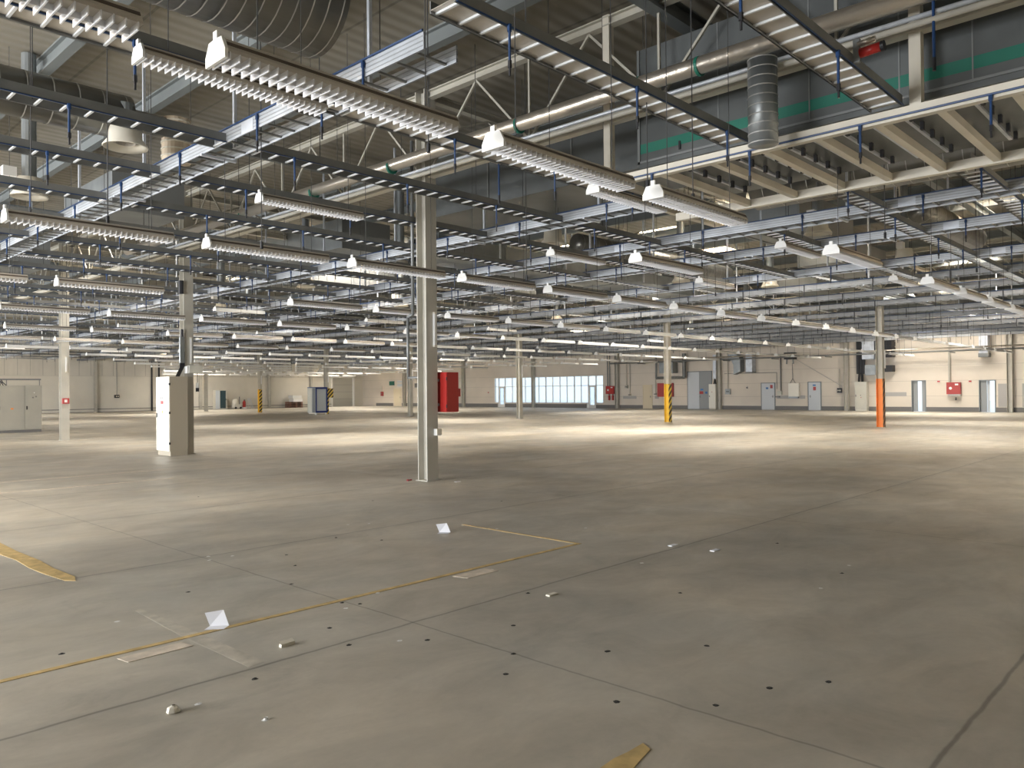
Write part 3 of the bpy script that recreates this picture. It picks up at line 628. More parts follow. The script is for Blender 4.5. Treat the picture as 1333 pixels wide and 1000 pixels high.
# curved fresh air duct, and box duct
t = thing('air_duct', (WX-.35, 28.95, 0), 'silver duct with a downward elbow on the right wall', 'duct')
pr = []; b = MB()
for k in range(7):
    a = k/6*PI/2; pr.append((math.sin(a)*.0, -.45+.55*math.cos(a) if 0 else 0))
el = [(-.9, 4.35), (-.3, 4.35), (.0, 4.2), (.12, 3.9), (.12, 3.0), (-.45, 2.75), (-.45, 3.5), (-.6, 3.85), (-.9, 3.9)]
n = len(el); vs = [(-.35, -y, z) for y, z in el]+[(.3, -y, z) for y, z in el]
b.add(vs, [(i, (i+1) % n, n+(i+1) % n, n+i) for i in range(n)]+[tuple(range(n-1, -1, -1)), tuple(range(n, 2*n))])
obj('elbow', b, M['duct'], t)
t = thing('air_duct', (WX-.35, 28.12, 0), 'short bright rectangular duct hanging beside the elbow duct', 'duct')
obj('body', MB().box(-.3, .3, -.26, .26, 2.95, 4.4), M['galv'], t); obj('flange', MB().box(-.33, .33, -.29, .29, 2.88, 2.95).box(-.33, .33, -.29, .29, 4.35, 4.4), M['dark'], t)
t = thing('air_duct', (WX-.35, 12.25, 0), 'bright sheet metal duct high on the right wall above the open doorway', 'duct')
obj('body', MB().box(-.3, .3, -.25, .25, 3.75, 5.3), M['galv'], t); obj('outlet', MB().box(-.33, .33, -.28, .28, 3.5, 3.75), M['dark'], t)
t = thing('air_duct', (WX-.44, 34.9, 0), 'silver box duct with dark blue pipes behind the yellow striped column', 'duct')
obj('body', MB().box(-.4, .4, -.1, 1.2, 3.0, 3.9), M['duct'], t); obj('frame_pipe', MB().tube((0, -.95, 2.62), (0, 1.75, 2.62), .11).tube((0, -.95, 2.62), (0, -.95, 4.6), .16).tube((0, 1.75, 2.62), (0, 1.75, 4.6), .08), M['rail'], t)
t = thing('black_unit', (WX-.46, 18.2, 0), 'black slatted ventilation unit behind the orange footed column', 'ventilation unit')
b = MB()
for k in range(5): b.box(-.4, .4, -.55, .5, 3.75+.36*k, 4.02+.36*k)
obj('slats', b, M['black'], t); obj('core', MB().box(-.3, .4, -.5, .45, 3.7, 5.5), M['black'], t); obj('outlet', MB().box(-.3, .3, -.55, .5, 2.7, 3.15), M['black'], t)
t = thing('air_duct', (WX-.46, 19.2, 0), 'silver duct sections between the black cables and the orange footed column', 'duct')
obj('body', MB().box(-.4, .4, -.4, .4, 3.6, 5.4), M['galv'], t); obj('flange', MB().box(-.43, .43, -.43, .43, 4.1, 4.16).box(-.43, .43, -.43, .43, 4.8, 4.86), M['galv'], t); obj('lower_body', MB().box(-.3, .3, -.45, .25, 2.5, 3.2), M['duct'], t)
def socket(y, z, label, zt, m='black', w=.3, h=.34):
    t = thing('wall_socket', (WX-.035, y, z), label, 'socket'); obj('body', MB().box(-.15, 0, -w/2, w/2, -h/2, h/2), M[m], t)
    obj('cover', MB().tube((-.17, -.06, 0), (-.15, -.06, 0), .06).tube((-.17, .07, 0), (-.15, .07, 0), .05), M['cream'] if m == 'black' else M['band'], t)
    if zt: obj('conduit', MB().tube((-.07, 0, h/2), (-.07, 0, zt-z), .035, 6), M['column'], t)
socket(30.2, 1.42, 'grey socket box on a long conduit right of the wall column by the white cabinet', 4.6, 'boothp', .42, .42)
socket(21.45, 1.45, 'black socket box beside the wall column left of the grey control cabinet', 3.0, 'black')
socket(39.95, 1.9, 'beige switch box on a conduit left of the small beige door', 4.4, 'column', .26, .26)
socket(39.6, 1.2, 'small round outlet at the end of a conduit by the small beige door', 4.5, 'column', .14, .14)
socket(36.95, 1.25, 'small outlet between the small beige door and the wide red cabinet', 3.8, 'column', .14, .14)
socket(62.0, 1.5, 'dark socket right of the far red signs behind the central column', 3.4, 'dark', .25, .4)
socket(75.2, 1.45, 'round cable reel on the wall left of the far beige door', 2.4, 'dred', .4, .5)
socket(69.9, 1.45, 'small black panel right of the far beige door', None, 'black', .35, .35)
def plate(y, z, w, h, m, label, cat='sign', name='wall_sign'):
    t = thing(name, (WX-.035, y, z), label, cat); obj('plate', MB().box(-.03, 0, -w/2, w/2, -h/2, h/2), M[m], t)
    obj('rim', MB().box(-.034, -.03, -w/2, w/2, h/2-.03, h/2).box(-.034, -.03, -w/2, w/2, -h/2, -h/2+.03), M['frame'], t)
plate(73.4, 2.68, .95, .55, 'signgreen', 'dark green sign above left of the far beige door')
plate(71.9, 2.85, .9, .25, 'door', 'pale grey upper notice right of the far green sign'); plate(71.9, 2.45, .9, .35, 'door', 'pale grey lower notice right of the far green sign')
plate(68.8, 2.37, .8, .55, 'band', 'dark notice board between the thin column and the central column')
plate(15.0, 2.0, .15, .17, 'dred', 'small square red plate left of the red hose cabinet on the right wall')
plate(13.15, 1.98, .15, .17, 'dred', 'small square red plate right of the red hose cabinet on the right wall')
plate(28.6, 1.72, .12, .2, 'band', 'small dark thermostat on the wall left of the door with two stickers', 'thermostat', 'thermostat')
plate(57.3, 1.5, .12, .2, 'dred', 'small red call point left of the window strip', 'call point', 'call_point')

# long thin pipes across the right wall
tag(obj('heating_pipe', MB().tube((WX-1.0, 8, 4.15), (WX-1.0, 41, 4.15), .05, 8, cap=True), M['foil'], smooth=True), 'upper long thin pipe running in front of the right wall', 'pipe')
t = tag(obj('heating_pipe', MB().tube((WX-1.2, 8, 3.95), (WX-1.2, 41, 3.95), .05, 8), M['dark'], smooth=True), 'lower long dark pipe running in front of the right wall', 'pipe')
for y in range(10, 41, 4): obj('bracket', MB().box(WX-1.25, WX-.035, y-.02, y+.02, 3.84, 3.90), M['dark'], t)
t = thing('black_heater', (WX-.5, 24.9, 0), 'black unit with two legs high on the wall between the pale doors', 'heater')
obj('body', MB().box(-.3, .49, -.3, .35, 3.8, 4.3), M['black'], t)
for y in (-.22, .25): obj('leg', MB().bar((0, y, 3.8), (0, y*1.1, 3.45), .08, .08), M['dark'], t)
obj('brace', MB().bar((.3, -.3, 3.8), (.45, -3.6, 1.75), .03, .03), M['greypaint'], t)

# ------------------------------------------------------------------ louvred lights
LL = 1.80; W_ = .215
def light_parts():
    W = W_; prof = [(0, 0), (W, 0), (W*.99, .022), (W*.82, .088), (W*.18, .088), (W*.01, .022)]
    body = MB().extr([(y, z+.036) for y, z in prof], .012, LL-.012)
    band = MB().extr([(W*.0615-.003, .080), (W*.118-.003, .102), (W*.118+.004, .101), (W*.0615+.004, .078)], .014, LL-.014)
    cap = MB().extr([(-.012, -.004), (W+.012, -.004), (W+.012, .05), (W*.86, .128), (W*.61, .132), (W*.61, .178), (W*.39, .178), (W*.39, .132), (W*.14, .128), (-.012, .05)], -.008, .012)
    lou = MB(); n = 30
    for i in range(n):
        x = .03+(LL-.06)*i/(n-1); lou.box(x-.004, x+.004, .0, W, -.004, .040)
    lou.box(.02, LL-.02, W/2-.004, W/2+.004, 0.004, .04)
    return body, cap, lou, band
TX = [4.58, 11.07, 14.37, 17.1, 21.1, 24.3, 27.5, 30.7, 34.4, 37.6, 40.8, 44.0, 47.2, 50.4, 53.6]
TWID = .42
WIREM = {}
def wires(x, y, z, r=.0045):
    """a mesh with the two suspension wires of a light at (x, y, z), shared between equal ones"""
    tt = [4.69 if any(a-.03 < x+dx < a+TWID+.04 for a in TX) else top_at(x+dx, y+.1) for dx in (.25, LL-.25)]
    hs = tuple(round(v-z, 3) for v in tt)
    if (hs, r) not in WIREM:
        b = MB()
        for dx, h in zip((.25, LL-.25), hs): b.tube((dx, .1, .09), (dx, .1, h), r, 5, cap=False)
        WIREM[(hs, r)] = b.mesh('suspension_wire', M['wire'])
    return WIREM[(hs, r)]
bodym, capm, loum, bandm = [x.mesh(n, M[k]) for x, n, k in zip(light_parts(), ('housing', 'end_cap', 'louvre', 'side_band'), ('housing', 'white', 'louvre', 'brown'))]
endm = MB().extr([(0, .036), (W_, .036), (W_*.82, .124), (W_*.18, .124)], -.004, .004).mesh('end_plate', M['housing'])
def mk_light(x, y, z, label, group):
    t = thing('louvred_light', (x, y, z), label, 'light', group)
    link('housing', bodym, t); link('end_cap', capm, t); link('end_plate', endm, t, (LL-.008, 0, 0)); link('louvre', loum, t); link('side_band', bandm, t)
    link('suspension_wire', wires(x, y, z), t)
    return t
far = MB(); W = W_
far.extr([(0, 0), (W, 0), (W*.86, .10), (W*.14, .10)], 0, LL); far.extr([(-.012, -.004), (W+.012, -.004), (W*.87, .11), (W*.62, .115), (W*.62, .155), (W*.38, .155), (W*.38, .115), (W*.13, .11)], -.01, .02)
farm = far.mesh('louvred_light', M['white'])
ORD = ['first', 'second', 'third', 'fourth', 'fifth', 'sixth', 'seventh', 'eighth', 'ninth', 'tenth', 'eleventh', 'twelfth']
proto = None; nlights = 0
def put_light(x, y, z, label, group=None, farr=False):
    global proto, nlights
    nlights += 1
    if farr:
        o = link('louvred_light', farm, None, (x, y, z)); tag(o, label, 'light', group); link('suspension_wire', wires(x, y, z, .006), o); return o
    if z not in protos:
        protos[z] = mk_light(x, y, z, label, group)
        return protos[z]
    r = dup(protos[z], (x, y, z), label, group)
    for c in r.children:
        if c.name.startswith('suspension_wire'): c.data = wires(x, y, z)
    if not group and 'group' in r: del r['group']
    return r
protos = {}
Z0 = 3.5
# row nearest the camera
for k, (x, l) in enumerate(((-.17, 'huge louvred light cut by the top left picture corner, nearest the camera'), (2.07, 'large louvred light at the upper left, second nearest the camera'), (4.31, 'louvred light hanging right of the second nearest one, at the top of the picture'),
                 (6.55, 'big louvred light hanging below the beige duct frame right of the central column'), (11.05, 'wide louvred light seen from its end, alone above the orange footed column'),
                 (15.55, 'first light of the short chain at the right edge'), (17.8, 'second light of the short chain at the right edge'), (20.05, 'third light of the short chain at the right edge'), (22.3, 'fourth light of the short chain at the right edge'))):
    put_light(x, 4.15, Z0, l)
put_light(9.6, 6.45, Z0, 'louvred light hanging alone between the beige frame and the yellow footed column')
# second row, in front of the large column
for k in range(0, 24):
    x = 2.35+2.246*k
    if x > 50: break
    l = ('louvred light at the left edge starting the long row before the central column' if k == 0 else '%s light from the left in the long row crossing before the central column' % ORD[k]) if k < 9 else 'small distant light at the right end of the long row passing the central column'
    put_light(x, 9.65, Z0, l, None if k < 9 else 'far end of the row passing the central column', k > 12)
for r, (y, x0, n, nm) in enumerate(((14.75, 2.1, 22, 'row just behind the central column'), (19.6, 2.4, 21, 'row level with the white control cabinet'), (25.0, 3.8, 19, 'row behind the white control cabinet'), (30.0, 6.5, 18, 'row level with the red alarm box column'),
        (35.0, 8.5, 17, 'row level with the wide switch cabinet'), (40.0, 13, 15, 'row level with the windows'), (45.0, 16, 13, 'row behind the windows column'), (50.0, 19, 12, 'row level with the blue framed booth'),
        (55.0, 22, 12, 'row beyond the blue framed booth'), (60.0, 25, 11, 'row level with the free standing striped column'), (65.0, 27, 10, 'row beyond the striped column'), (70.0, 29, 10, 'row before the left wall'), (75.0, 31, 10, 'last row along the left wall'))):
    for k in range(n):
        x = x0+2.246*k
        if x > 54: break
        if r == 0 and k == 2: continue
        near = k < 4 and r < 3
        zz = 'nearer part' if x < 21 else 'middle part' if x < 34 else 'far end'
        l = ('%s light from the left in the %s' % (ORD[k], nm)) if near else 'small white light, %s of the %s' % (zz, nm)
        put_light(x, y, Z0, l, None if near else '%s of the %s' % (zz, nm), x > 20 or r > 3)
# upper rows
ZU = 4.42
for x, l in ((2.6, 'smaller louvred light at upper left, half hidden behind the large near light'), (8.85, 'pale louvred light hanging at the corner of the beige duct frame'), (14.95, 'small light between the third and fourth bright trays at right'), (21.7, 'distant small light behind the right hand trays')):
    put_light(x, 6.65, ZU, l)
for x, l in ((5.75, 'small light left of the central column, above the second light row'), (12.3, 'small light just right of the central column near a round diffuser'), (18.3, 'distant small light right of the central column')):
    put_light(x, 10.4, ZU, l)
for x, l in ((5.9, 'first small light over the left edge behind the first ladders'), (7.75, 'second small light over the left edge behind the first ladders')): put_light(x, 23.4, 5.3, l)
for y in (25.2, 33.8, 43.8, 53.8):
    for x in (12.2, 18.4, 25.2, 38.3): put_light(x, y, ZU, 'small light hanging just below the distant ladders', 'lights just below the distant ladders', True)

# ------------------------------------------------------------------ cable ladders
ZL = 4.72
drop = MB().tube((0, 0, -.02), (0, 0, -.30), .013, 6).tube((0, 0, -.05), (0, 0, .01), .022, 6).mesh('hose_drop', M['blue'])
plug = MB().tube((0, 0, -.30), (0, 0, -.36), .019, 6).tube((0, 0, -.36), (0, 0, -.43), .011, 6).mesh('plug', M['black'])
def cable_ladder(x0, x1, y, label, group=None, wdt=.32, detail=True, drops=True, mesh=False, off=.4):
    L = x1-x0
    t = thing('cable_ladder', (x0, y, ZL), label, 'cable ladder', group)
    for (a, b_) in ((0, .012), (wdt-.012, wdt)):
        obj('side_rail', MB().box(0, L, a, b_, 0, .11).box(0, L, min(a, a if a == 0 else a-.012), b_+(.012 if a == 0 else 0), .0, .006), M['rail'], t)
    r = MB(); n = int(L/.25)
    for i in range(n+1):
        x = .06+i*.25
        if x < L: r.box(x-.012, x+.012, .012, wdt-.012, .008, .028)
    obj('rungs', r, M['rung'], t)
    if mesh: obj('cover_mesh', MB().box(0, L, .014, wdt-.014, .03, .034), M['housing'], t)
    if detail:
        obj('blue_hose', MB().tube((0, -.010, .0), (L, -.010, .0), .008, 6), M['blue'], t)
        h = MB()
        for i in range(max(1, int(L/3))):
            x = min(L-.1, 1+i*3); h.tube((x, wdt/2, .03), (x, wdt/2, top_at(x0+x, y+wdt/2)-ZL), .006, 5, cap=False)
        obj('hanger_rod', h, M['wire'], t)
        if drops:
            x = off
            while x < L-.1:
                d = link('hose_drop', drop, t, (x, -.015, 0)); link('plug', plug, d); x += 1.9
    return t
# the ladders near the camera
cable_ladder(1.0, 9.19, 2.74, 'wide perforated cable ladder at upper right, ending at the beige frame', wdt=.34, mesh=True, off=4.4)
cable_ladder(12.08, TX[2]-.03, 2.74, 'short cable ladder between the beige frame and the third tray, at right', wdt=.34, off=.5)
cable_ladder(4.2, 9.19, 4.55, 'perforated cable ladder just left of the spiral duct stub', mesh=True, off=.6)
cable_ladder(12.08, TX[2]-.03, 4.55, 'short cable ladder between the beige frame and the third tray, nearer the middle', off=.4)
cable_ladder(1.5, TX[1]-.05, 7.1, 'cable ladder passing in front of the top of the central column to the frame corner', mesh=True, off=1.2)
for k in range(0, 33):
    y = 9.15+2.05*k if k == 0 else 11.12+2.05*(k-1)
    if y > WY-2: break
    if k > 10 and k % 2: continue
    if any(abs(y+.16-(10.91+10*j)) < .33 for j in range(7)): y += .45
    ivals = [(-1.5 if k < 4 else 1, TX[0]-.01), (TX[0]+TWID+.01, TX[1]-.01), (TX[1]+TWID+.01, TX[2]-.01), (TX[2]+TWID+.01, TX[3]-.01), (TX[3]+TWID+.01, TX[4]-.01), (TX[4]+TWID+.01, TX[8]-.01), (TX[8]+TWID+.01, 56)]
    names = ['left of the nearest tray', 'between first and second trays', 'between second and third trays', 'between third and fourth trays', 'between fourth and fifth trays', 'before the far columns', 'beyond the far columns']
    for q, (a, b_) in enumerate(ivals):
        # leave out what lies outside the picture to the left
        if q == 0 and y > 22: continue
        if q == 1 and y > 42: continue
        if q == 2 and y > 55: continue
        if q >= 5:   # broken by the far trays
            if k % 2: continue
        if k < 5 and q < 3: lab, gr = '%s cable ladder from the camera, %s' % (ORD[k], names[q]), None
        else:
            zn = zone(0, y).split(', ')[1]; lab, gr = 'grey cable ladder %s, %s' % (names[q], zn), 'cross ladders %s, %s' % (names[q], zn)
        zz = ZL
        t = cable_ladder(a, b_, y, lab, gr, detail=(q < 5 and y < 45), drops=(q < 4 and y < 30), off=.5+.35*(k % 3))
        if q >= 5: t.location.z = ZL+.2
for k, y in enumerate((4.7, 6.8)):
    for q in range(2, 6): cable_ladder(TX[q]+TWID+.01, TX[q+1]-.01, y, 'grey cable ladder of the %s cross run right of the beige frame' % ('lower' if k == 0 else 'upper'), 'cross ladders right of the beige frame', detail=True, drops=(q < 4))
    cable_ladder(TX[6]+TWID, 56, y, 'far cable ladder near the right wall', 'far cross ladders near the right wall', detail=False, drops=False).location.z = ZL+.2
for q in (2, 3, 4): cable_ladder(TX[q]+TWID+.01, TX[q+1]-.01, 2.74, 'cable ladder at the right edge between the %s bright trays' % {2: 'third and fourth', 3: 'fourth and fifth', 4: 'fifth and sixth'}[q], wdt=.34, off=.5)

def tray(x, y0, y1, label, group=None, detail=True, w=TWID):
    L = y1-y0; hh = .16
    t = thing('aluminium_tray', (x, y0, ZL), label, 'cable tray', group)
    for a in (0, w-.02):
        obj('rail_web', MB().box(a+.005, a+.015, 0, L, 0, hh), M['web'], t); r = MB()
        for z in (0, .042, .086, hh-.030): r.box(a, a+.02, 0, L, z, z+.030)
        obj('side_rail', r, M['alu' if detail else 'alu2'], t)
    r = MB(); n = int(L/.3)
    for i in range(n):
        y = .15+i*.3; r.box(.02, w-.02, y-.014, y+.014, .01, .032)
    obj('rungs', r, M['rail'], t)
    if detail: obj('splice_plate', (lambda b: [b.box(-.004, 0, y, y+.28, .01, hh-.01) for y in [3.1+6*i for i in range(int((L-3.4)/6)+1)]] and b)(MB()), M['galv'], t)
    h = MB(); y = 1.4
    while y < L-.2:
        h.box(w-.005, w+.035, y-.02, y+.02, .0, top_at(x+w, y0+y)-ZL); h.box(-.03, w+.03, y-.02, y+.02, -.03, 0); y += 3.0 if detail else 6
    obj('hanger_post', h, M['galv'], t)
    obj('blue_hose', MB().tube((-.012, 0, hh+.01), (-.012, L, hh+.01), .012, 6), M['blue'], t)
    if detail:
        y = .9; k = 0
        while y < L-.2 and k < 40:
            d = link('hose_drop', drop, t, (-.016, y, hh-.02)); link('plug', plug, d); y += 2.08; k += 1
    else:
        b = MB(); y = .9
        while y < L: b.box(-.03, -.01, y-.012, y+.012, -.22, hh); y += 2.08
        o = obj('hose_drops', b, M['black'], t); o['kind'] = 'stuff'
    return t
TL = ['nearest bright aluminium cable tray slanting across the upper left', 'second bright aluminium tray, passing just behind the central column', 'third bright aluminium tray, reaching the right picture edge below the beige frame', 'fourth bright aluminium tray below the third', 'fifth bright aluminium tray below the fourth']
TY0 = [5.4, 7.25, 1.0, 1.0, 1.0]
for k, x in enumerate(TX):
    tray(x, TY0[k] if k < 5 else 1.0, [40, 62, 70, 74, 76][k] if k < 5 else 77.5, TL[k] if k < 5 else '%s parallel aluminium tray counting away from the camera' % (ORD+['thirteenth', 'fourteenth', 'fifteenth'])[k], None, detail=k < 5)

# ------------------------------------------------------------------ beige frame, air handling box, ducts
t = thing('duct_frame', (9.22, 0, 0), 'beige steel frame with cross beams carrying the big air duct, upper right', 'frame')
obj('long_beam', MB().box(0, .10, -4, 6.83, 4.58, 4.71), M['beam'], t)
obj('long_beam', MB().box(2.72, 2.82, -4, 7.3, 4.58, 4.71), M['beam'], t)
for y in (6.7, 5.93, 5.15, 4.42, 3.75, 3.05, 2.4, 1.7, 1.0): obj('cross_beam', MB().box(.10, 2.72, y-.045, y+.045, 4.60, 4.70), M['beam'], t)
for y in (6.78, 2.62): obj('post', MB().box(0, .12, y-.06, y+.06, 4.71, ROOF-.3), M['beam'], t)
obj('blue_hose', MB().tube((-.015, -4, 4.62), (-.015, 6.8, 4.62), .012, 6), M['blue'], t)
for y in (6.0, 4.55, 3.2, 1.9): d = link('hose_drop', drop, t, (-.015, y, 4.60)); link('plug', plug, d)
# cable clips seen as black loops above the cross beams
t = thing('air_handling_box', (9.62, 0, 0), 'big silver air handling box with a green stripe above the beige frame', 'air duct')
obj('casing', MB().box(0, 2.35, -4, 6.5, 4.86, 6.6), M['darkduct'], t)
obj('green_stripe', MB().box(-.004, 0, -4, 6.5, 5.07, 5.21), M['green'], t)
sm = MB()
for y in (5.2, 3.95, 2.9, 2.15, 1.4): sm.box(-.006, 0, y-.008, y+.008, 4.93, 6.6)
sm.box(-.02, 0, 6.46, 6.5, 4.93, 6.6).box(-.02, 0, -4, 6.5, 4.93, 4.96)
obj('panel_seam', sm, M['dark'], t)
for y, z in ((5.8, 5.0), (2.75, 5.45), (2.7, 5.0)): obj('latch', MB().box(-.02, 0, y-.015, y+.015, z, z+.12), M['black'], t)
for j in range(12):
    y = 6.2-.37*j; gb = MB()
    for i in range(5): gb.box(.3+.42*i, .36+.42*i, y-.02, y+.02, 4.76, 4.86)
    obj('clip_row', gb, M['black'], t)
obj('bottom_rail', (lambda b: [b.box(.1, 2.25, y-.02, y+.02, 4.83, 4.86) for y in [6.3-.37*j for j in range(20)]] and b)(MB()), M['galv'], t)
t = thing('box_duct', (11.3, 7.2, 0), 'large dull rectangular duct running behind the central column', 'duct')
obj('casing', MB().box(0, 1.7, 0, 6.2, 5.45, 6.4), M['darkduct'], t); obj('seam', MB().box(-.02, 0, 1.9, 1.93, 5.45, 6.4).box(-.02, 0, 4.1, 4.13, 5.45, 6.4).box(-.02, 0, 0, .04, 5.45, 6.4), M['dark'], t)
obj('wedge', MB().add([(0, -.7, 5.0), (0, 0, 5.45), (0, 0, 6.4), (0, -.7, 6.4), (1.7, -.7, 5.0), (1.7, 0, 5.45), (1.7, 0, 6.4), (1.7, -.7, 6.4)], [(0, 1, 2, 3), (7, 6, 5, 4), (0, 4, 5, 1), (3, 2, 6, 7), (0, 3, 7, 4), (1, 5, 6, 2)]), M['duct'], t)
t = thing('box_duct', (16.3, 14.5, 0), 'long pale rectangular duct crossing right of the central column', 'duct')
obj('casing', MB().box(-3.6, 9, 0, 1.1, 4.95, 5.5), M['duct'], t); [obj('flange', MB().box(x, x+.05, -.03, 1.13, 4.92, 5.53), M['duct'], t) for x in (-3.6, -1.2, 1.2, 3.6, 6, 8.9)]
def spiral(name, p0, p1, r, label, n=24, pitch=.25, group=None, m='spiral'):
    p0 = Vector(p0); p1 = Vector(p1); t = thing(name, (0, 0, 0), label, 'duct', group); t.location = p0
    d = p1-p0; Lr = d.length; b = MB().tube((0, 0, 0), d, r, n)
    obj('pipe', b, M[m], t, smooth=True)
    rg = MB(); k = int(Lr/pitch); dn = d.normalized()
    for i in range(k+1):
        q = dn*(i*pitch); rg.tube(q, q+dn*.014, r+.006, n, cap=False)
    obj('seam', rg, M['ring'], t)
    return t
spiral('spiral_duct', (-3, 7.55, 6.0), (4.9, 7.55, 6.0), .60, 'huge silver spiral duct at the top left of the picture', 32, .17)
spiral('spiral_duct', (-1, 11.3, 5.45), (4.2, 11.3, 5.45), .30, 'spiral duct at the left edge behind the cable ladders', 20, .3)
spiral('spiral_duct', (8.75, 4.15, 4.50), (8.75, 4.15, 5.5), .17, 'vertical spiral duct stub hanging beside the beige frame', 20, .11, m='duct')
spiral('spiral_duct', (15.3, -1, 5.75), (15.3, 7.4, 5.75), .42, 'silver spiral duct beyond the beige frame at right', 24, .3)
spiral('spiral_duct', (15.3, 12.2, 5.3), (23, 12.2, 5.3), .25, 'brownish spiral duct right of the central column', 16, .3)
for (x, y, ax, L) in FAR_SPIRAL:
    spiral('spiral_duct', (x, y, 5.8), (x+(L if ax == 'x' else 0), y+(L if ax == 'y' else 0), 5.8), .3, 'spiral duct ' + zone(x, y), 14, .5)
for (x, y, sx, sy) in FAR_BOX:
    tt = thing('box_duct', (x, y, 5.6), 'sheet metal box duct ' + zone(x, y), 'duct', 'box ducts ' + zone(x, y))
    obj('casing', MB().box(0, sx, 0, sy, 0, .8), M['duct'], tt)
    for yy in (0, sy): obj('flange', MB().box(-.02, sx+.02, yy-.03, yy+.03, -.03, .83), M['dark'], tt)
# long foil covered pipe and conduits in front of the central column
t = thing('foil_pipe', (8.9, 0, 0), 'shiny foil wrapped pipe slanting past the top of the central column', 'pipe')
obj('pipe', MB().tube((0, -4, 5.72), (0, 24, 5.84), .11, 20), M['foil'], t, smooth=True)
obj('clamp', (lambda b: [b.tube((0, y, 5.75), (0, y+.04, 5.75), .125, 16) for y in (1.5, 3.9, 5.05, 5.95, 8.2, 11.4, 14, 17)] and b)(MB()), M['green'], t)
t = thing('pipe_bundle', (8.98, 0, 0), 'thin steel and blue pipes running below the foil wrapped pipe', 'pipe')
obj('pipe', MB().tube((0, -4, 5.53), (0, 24, 5.60), .028, 10), M['galv'], t, smooth=True); obj('blue_pipe', MB().tube((.06, -4, 5.49), (.06, 24, 5.56), .022, 8), M['blue'], t); obj('lower_pipe', MB().tube((-.04, -4, 5.44), (-.04, 24, 5.50), .035, 10), M['column'], t, smooth=True)
for y, z0, z1 in ((4.35, 4.7, 5.46), (2.35, 5.05, 5.9), (8.7, 4.75, 5.48)):
    o = thing('long_hose_drop', (8.93, y, 0), 'long blue hose hanging from the pipes %s' % {4.35: 'left of the spiral stub', 2.35: 'right of the frame post', 8.7: 'right of the central column'}[y], 'hose')
    obj('hose', MB().tube((0, 0, z0), (0, 0, z1), .016, 8), M['blue'], o); obj('plug', MB().tube((0, 0, z0-.14), (0, 0, z0), .018, 8), M['black'], o)
t = thing('red_motor', (7.7, 2.62, 4.80), 'small red motor with a silver cylinder beside the perforated ladder', 'motor')
obj('body', MB().tube((-.02, .04, 0), (-.02, -.15, .01), .045, 16), M['red'], t, smooth=True); obj('cylinder', MB().tube((-.02, .06, .09), (-.02, -.10, .10), .028, 14), M['foil'], t, smooth=True)
obj('bracket', MB().box(-.04, .0, .04, .10, -.08, .14), M['dark'], t); obj('end_bell', MB().tube((-.02, -.15, .01), (-.02, -.18, .01), .048, 16), M['black'], t)

# ------------------------------------------------------------------ round ceiling diffusers
def diffuser(x, y, z, label, group=None, r=.25, duct=True, top=None):
    t = thing('air_diffuser', (x, y, z), label, 'air diffuser', group)
    obj('bell', MB().lathe([(r*.80, .09), (r*1.12, 0), (r*1.15, .015), (r*.86, .12), (r*.80, .32), (r*.2, .33)], 28), M['cream'], t, smooth=True)
    obj('inner_vanes', MB().lathe([(r*.76, .09), (r*.5, .06), (r*.48, .12), (r*.2, .10), (0.01, .14)], 20), M['housing'], t)
    obj('neck', MB().tube((0, 0, .32), (0, 0, ROOF-z-.03 if not duct else .60), r*.45, 14), M['duct'], t)
    obj('actuator', MB().box(-r*.95-.16, -r*.8, -.08, .08, .3, .46), M['white'], t)
    return t
t = thing('cream_duct', (4.88, 11.3, 4.98), 'ribbed cream duct end right behind the nearest round air diffuser', 'duct')
obj('sleeve', MB().tube((0, 0, 0), (0, 0, .62), .2, 24), M['shaft'], t)
obj('elbow', MB().tube((-.68, 0, .47), (0, 0, .47), .15, 16), M['spiral'], t, smooth=True)
for k in range(6): obj('rib', MB().tube((0, 0, .06+.1*k), (0, 0, .08+.1*k), .21, 24), M['cream'], t)
d0 = diffuser(4.10, 11.1, 4.98, 'round cream air diffuser behind the nearest bright tray at upper left')
D = [((3.95, 14.9, 4.95), 'round cream air diffuser with rust stain at the far left', None), ((13.4, 21.6, 4.95), 'round air diffuser left of the central column above the second light row', None),
     ((13.55, 11.5, 4.95), 'round air diffuser just right of the central column under a duct', None), ((21.2, 12.8, 4.95), 'round air diffuser above the yellow footed column', None),
     ((16.8, 6.75, 4.95), 'wide round air diffuser between the third and fourth trays at right', None), ((22.1, 6.6, 4.95), 'round air diffuser above the orange footed column', None), ((24.4, 11.4, 4.95), 'round air diffuser in the middle distance right of the yellow footed column', None)]
d1 = diffuser(*D[0][0], D[0][1], duct=False)
for p, l, g_ in D[1:]: dup(d1, p, l)
for x in (14, 20, 27, 33.9, 40, 46):
    for y in (17.5, 24, 29.5, 36.5, 46, 56, 66):
        if (x, y) in ((14, 24), (20, 17.5)): continue
        if x < 18 and y > 40: continue
        xx, yy = x+random.uniform(-1, 1), y+random.uniform(-.5, .5)
        if top_at(xx, yy) < ROOF: xx += 1.1; yy += 1.2
        if top_at(xx, yy) < ROOF: continue
        dup(d1, (xx, yy, 4.95), 'small round air diffuser ' + zone(xx, yy))

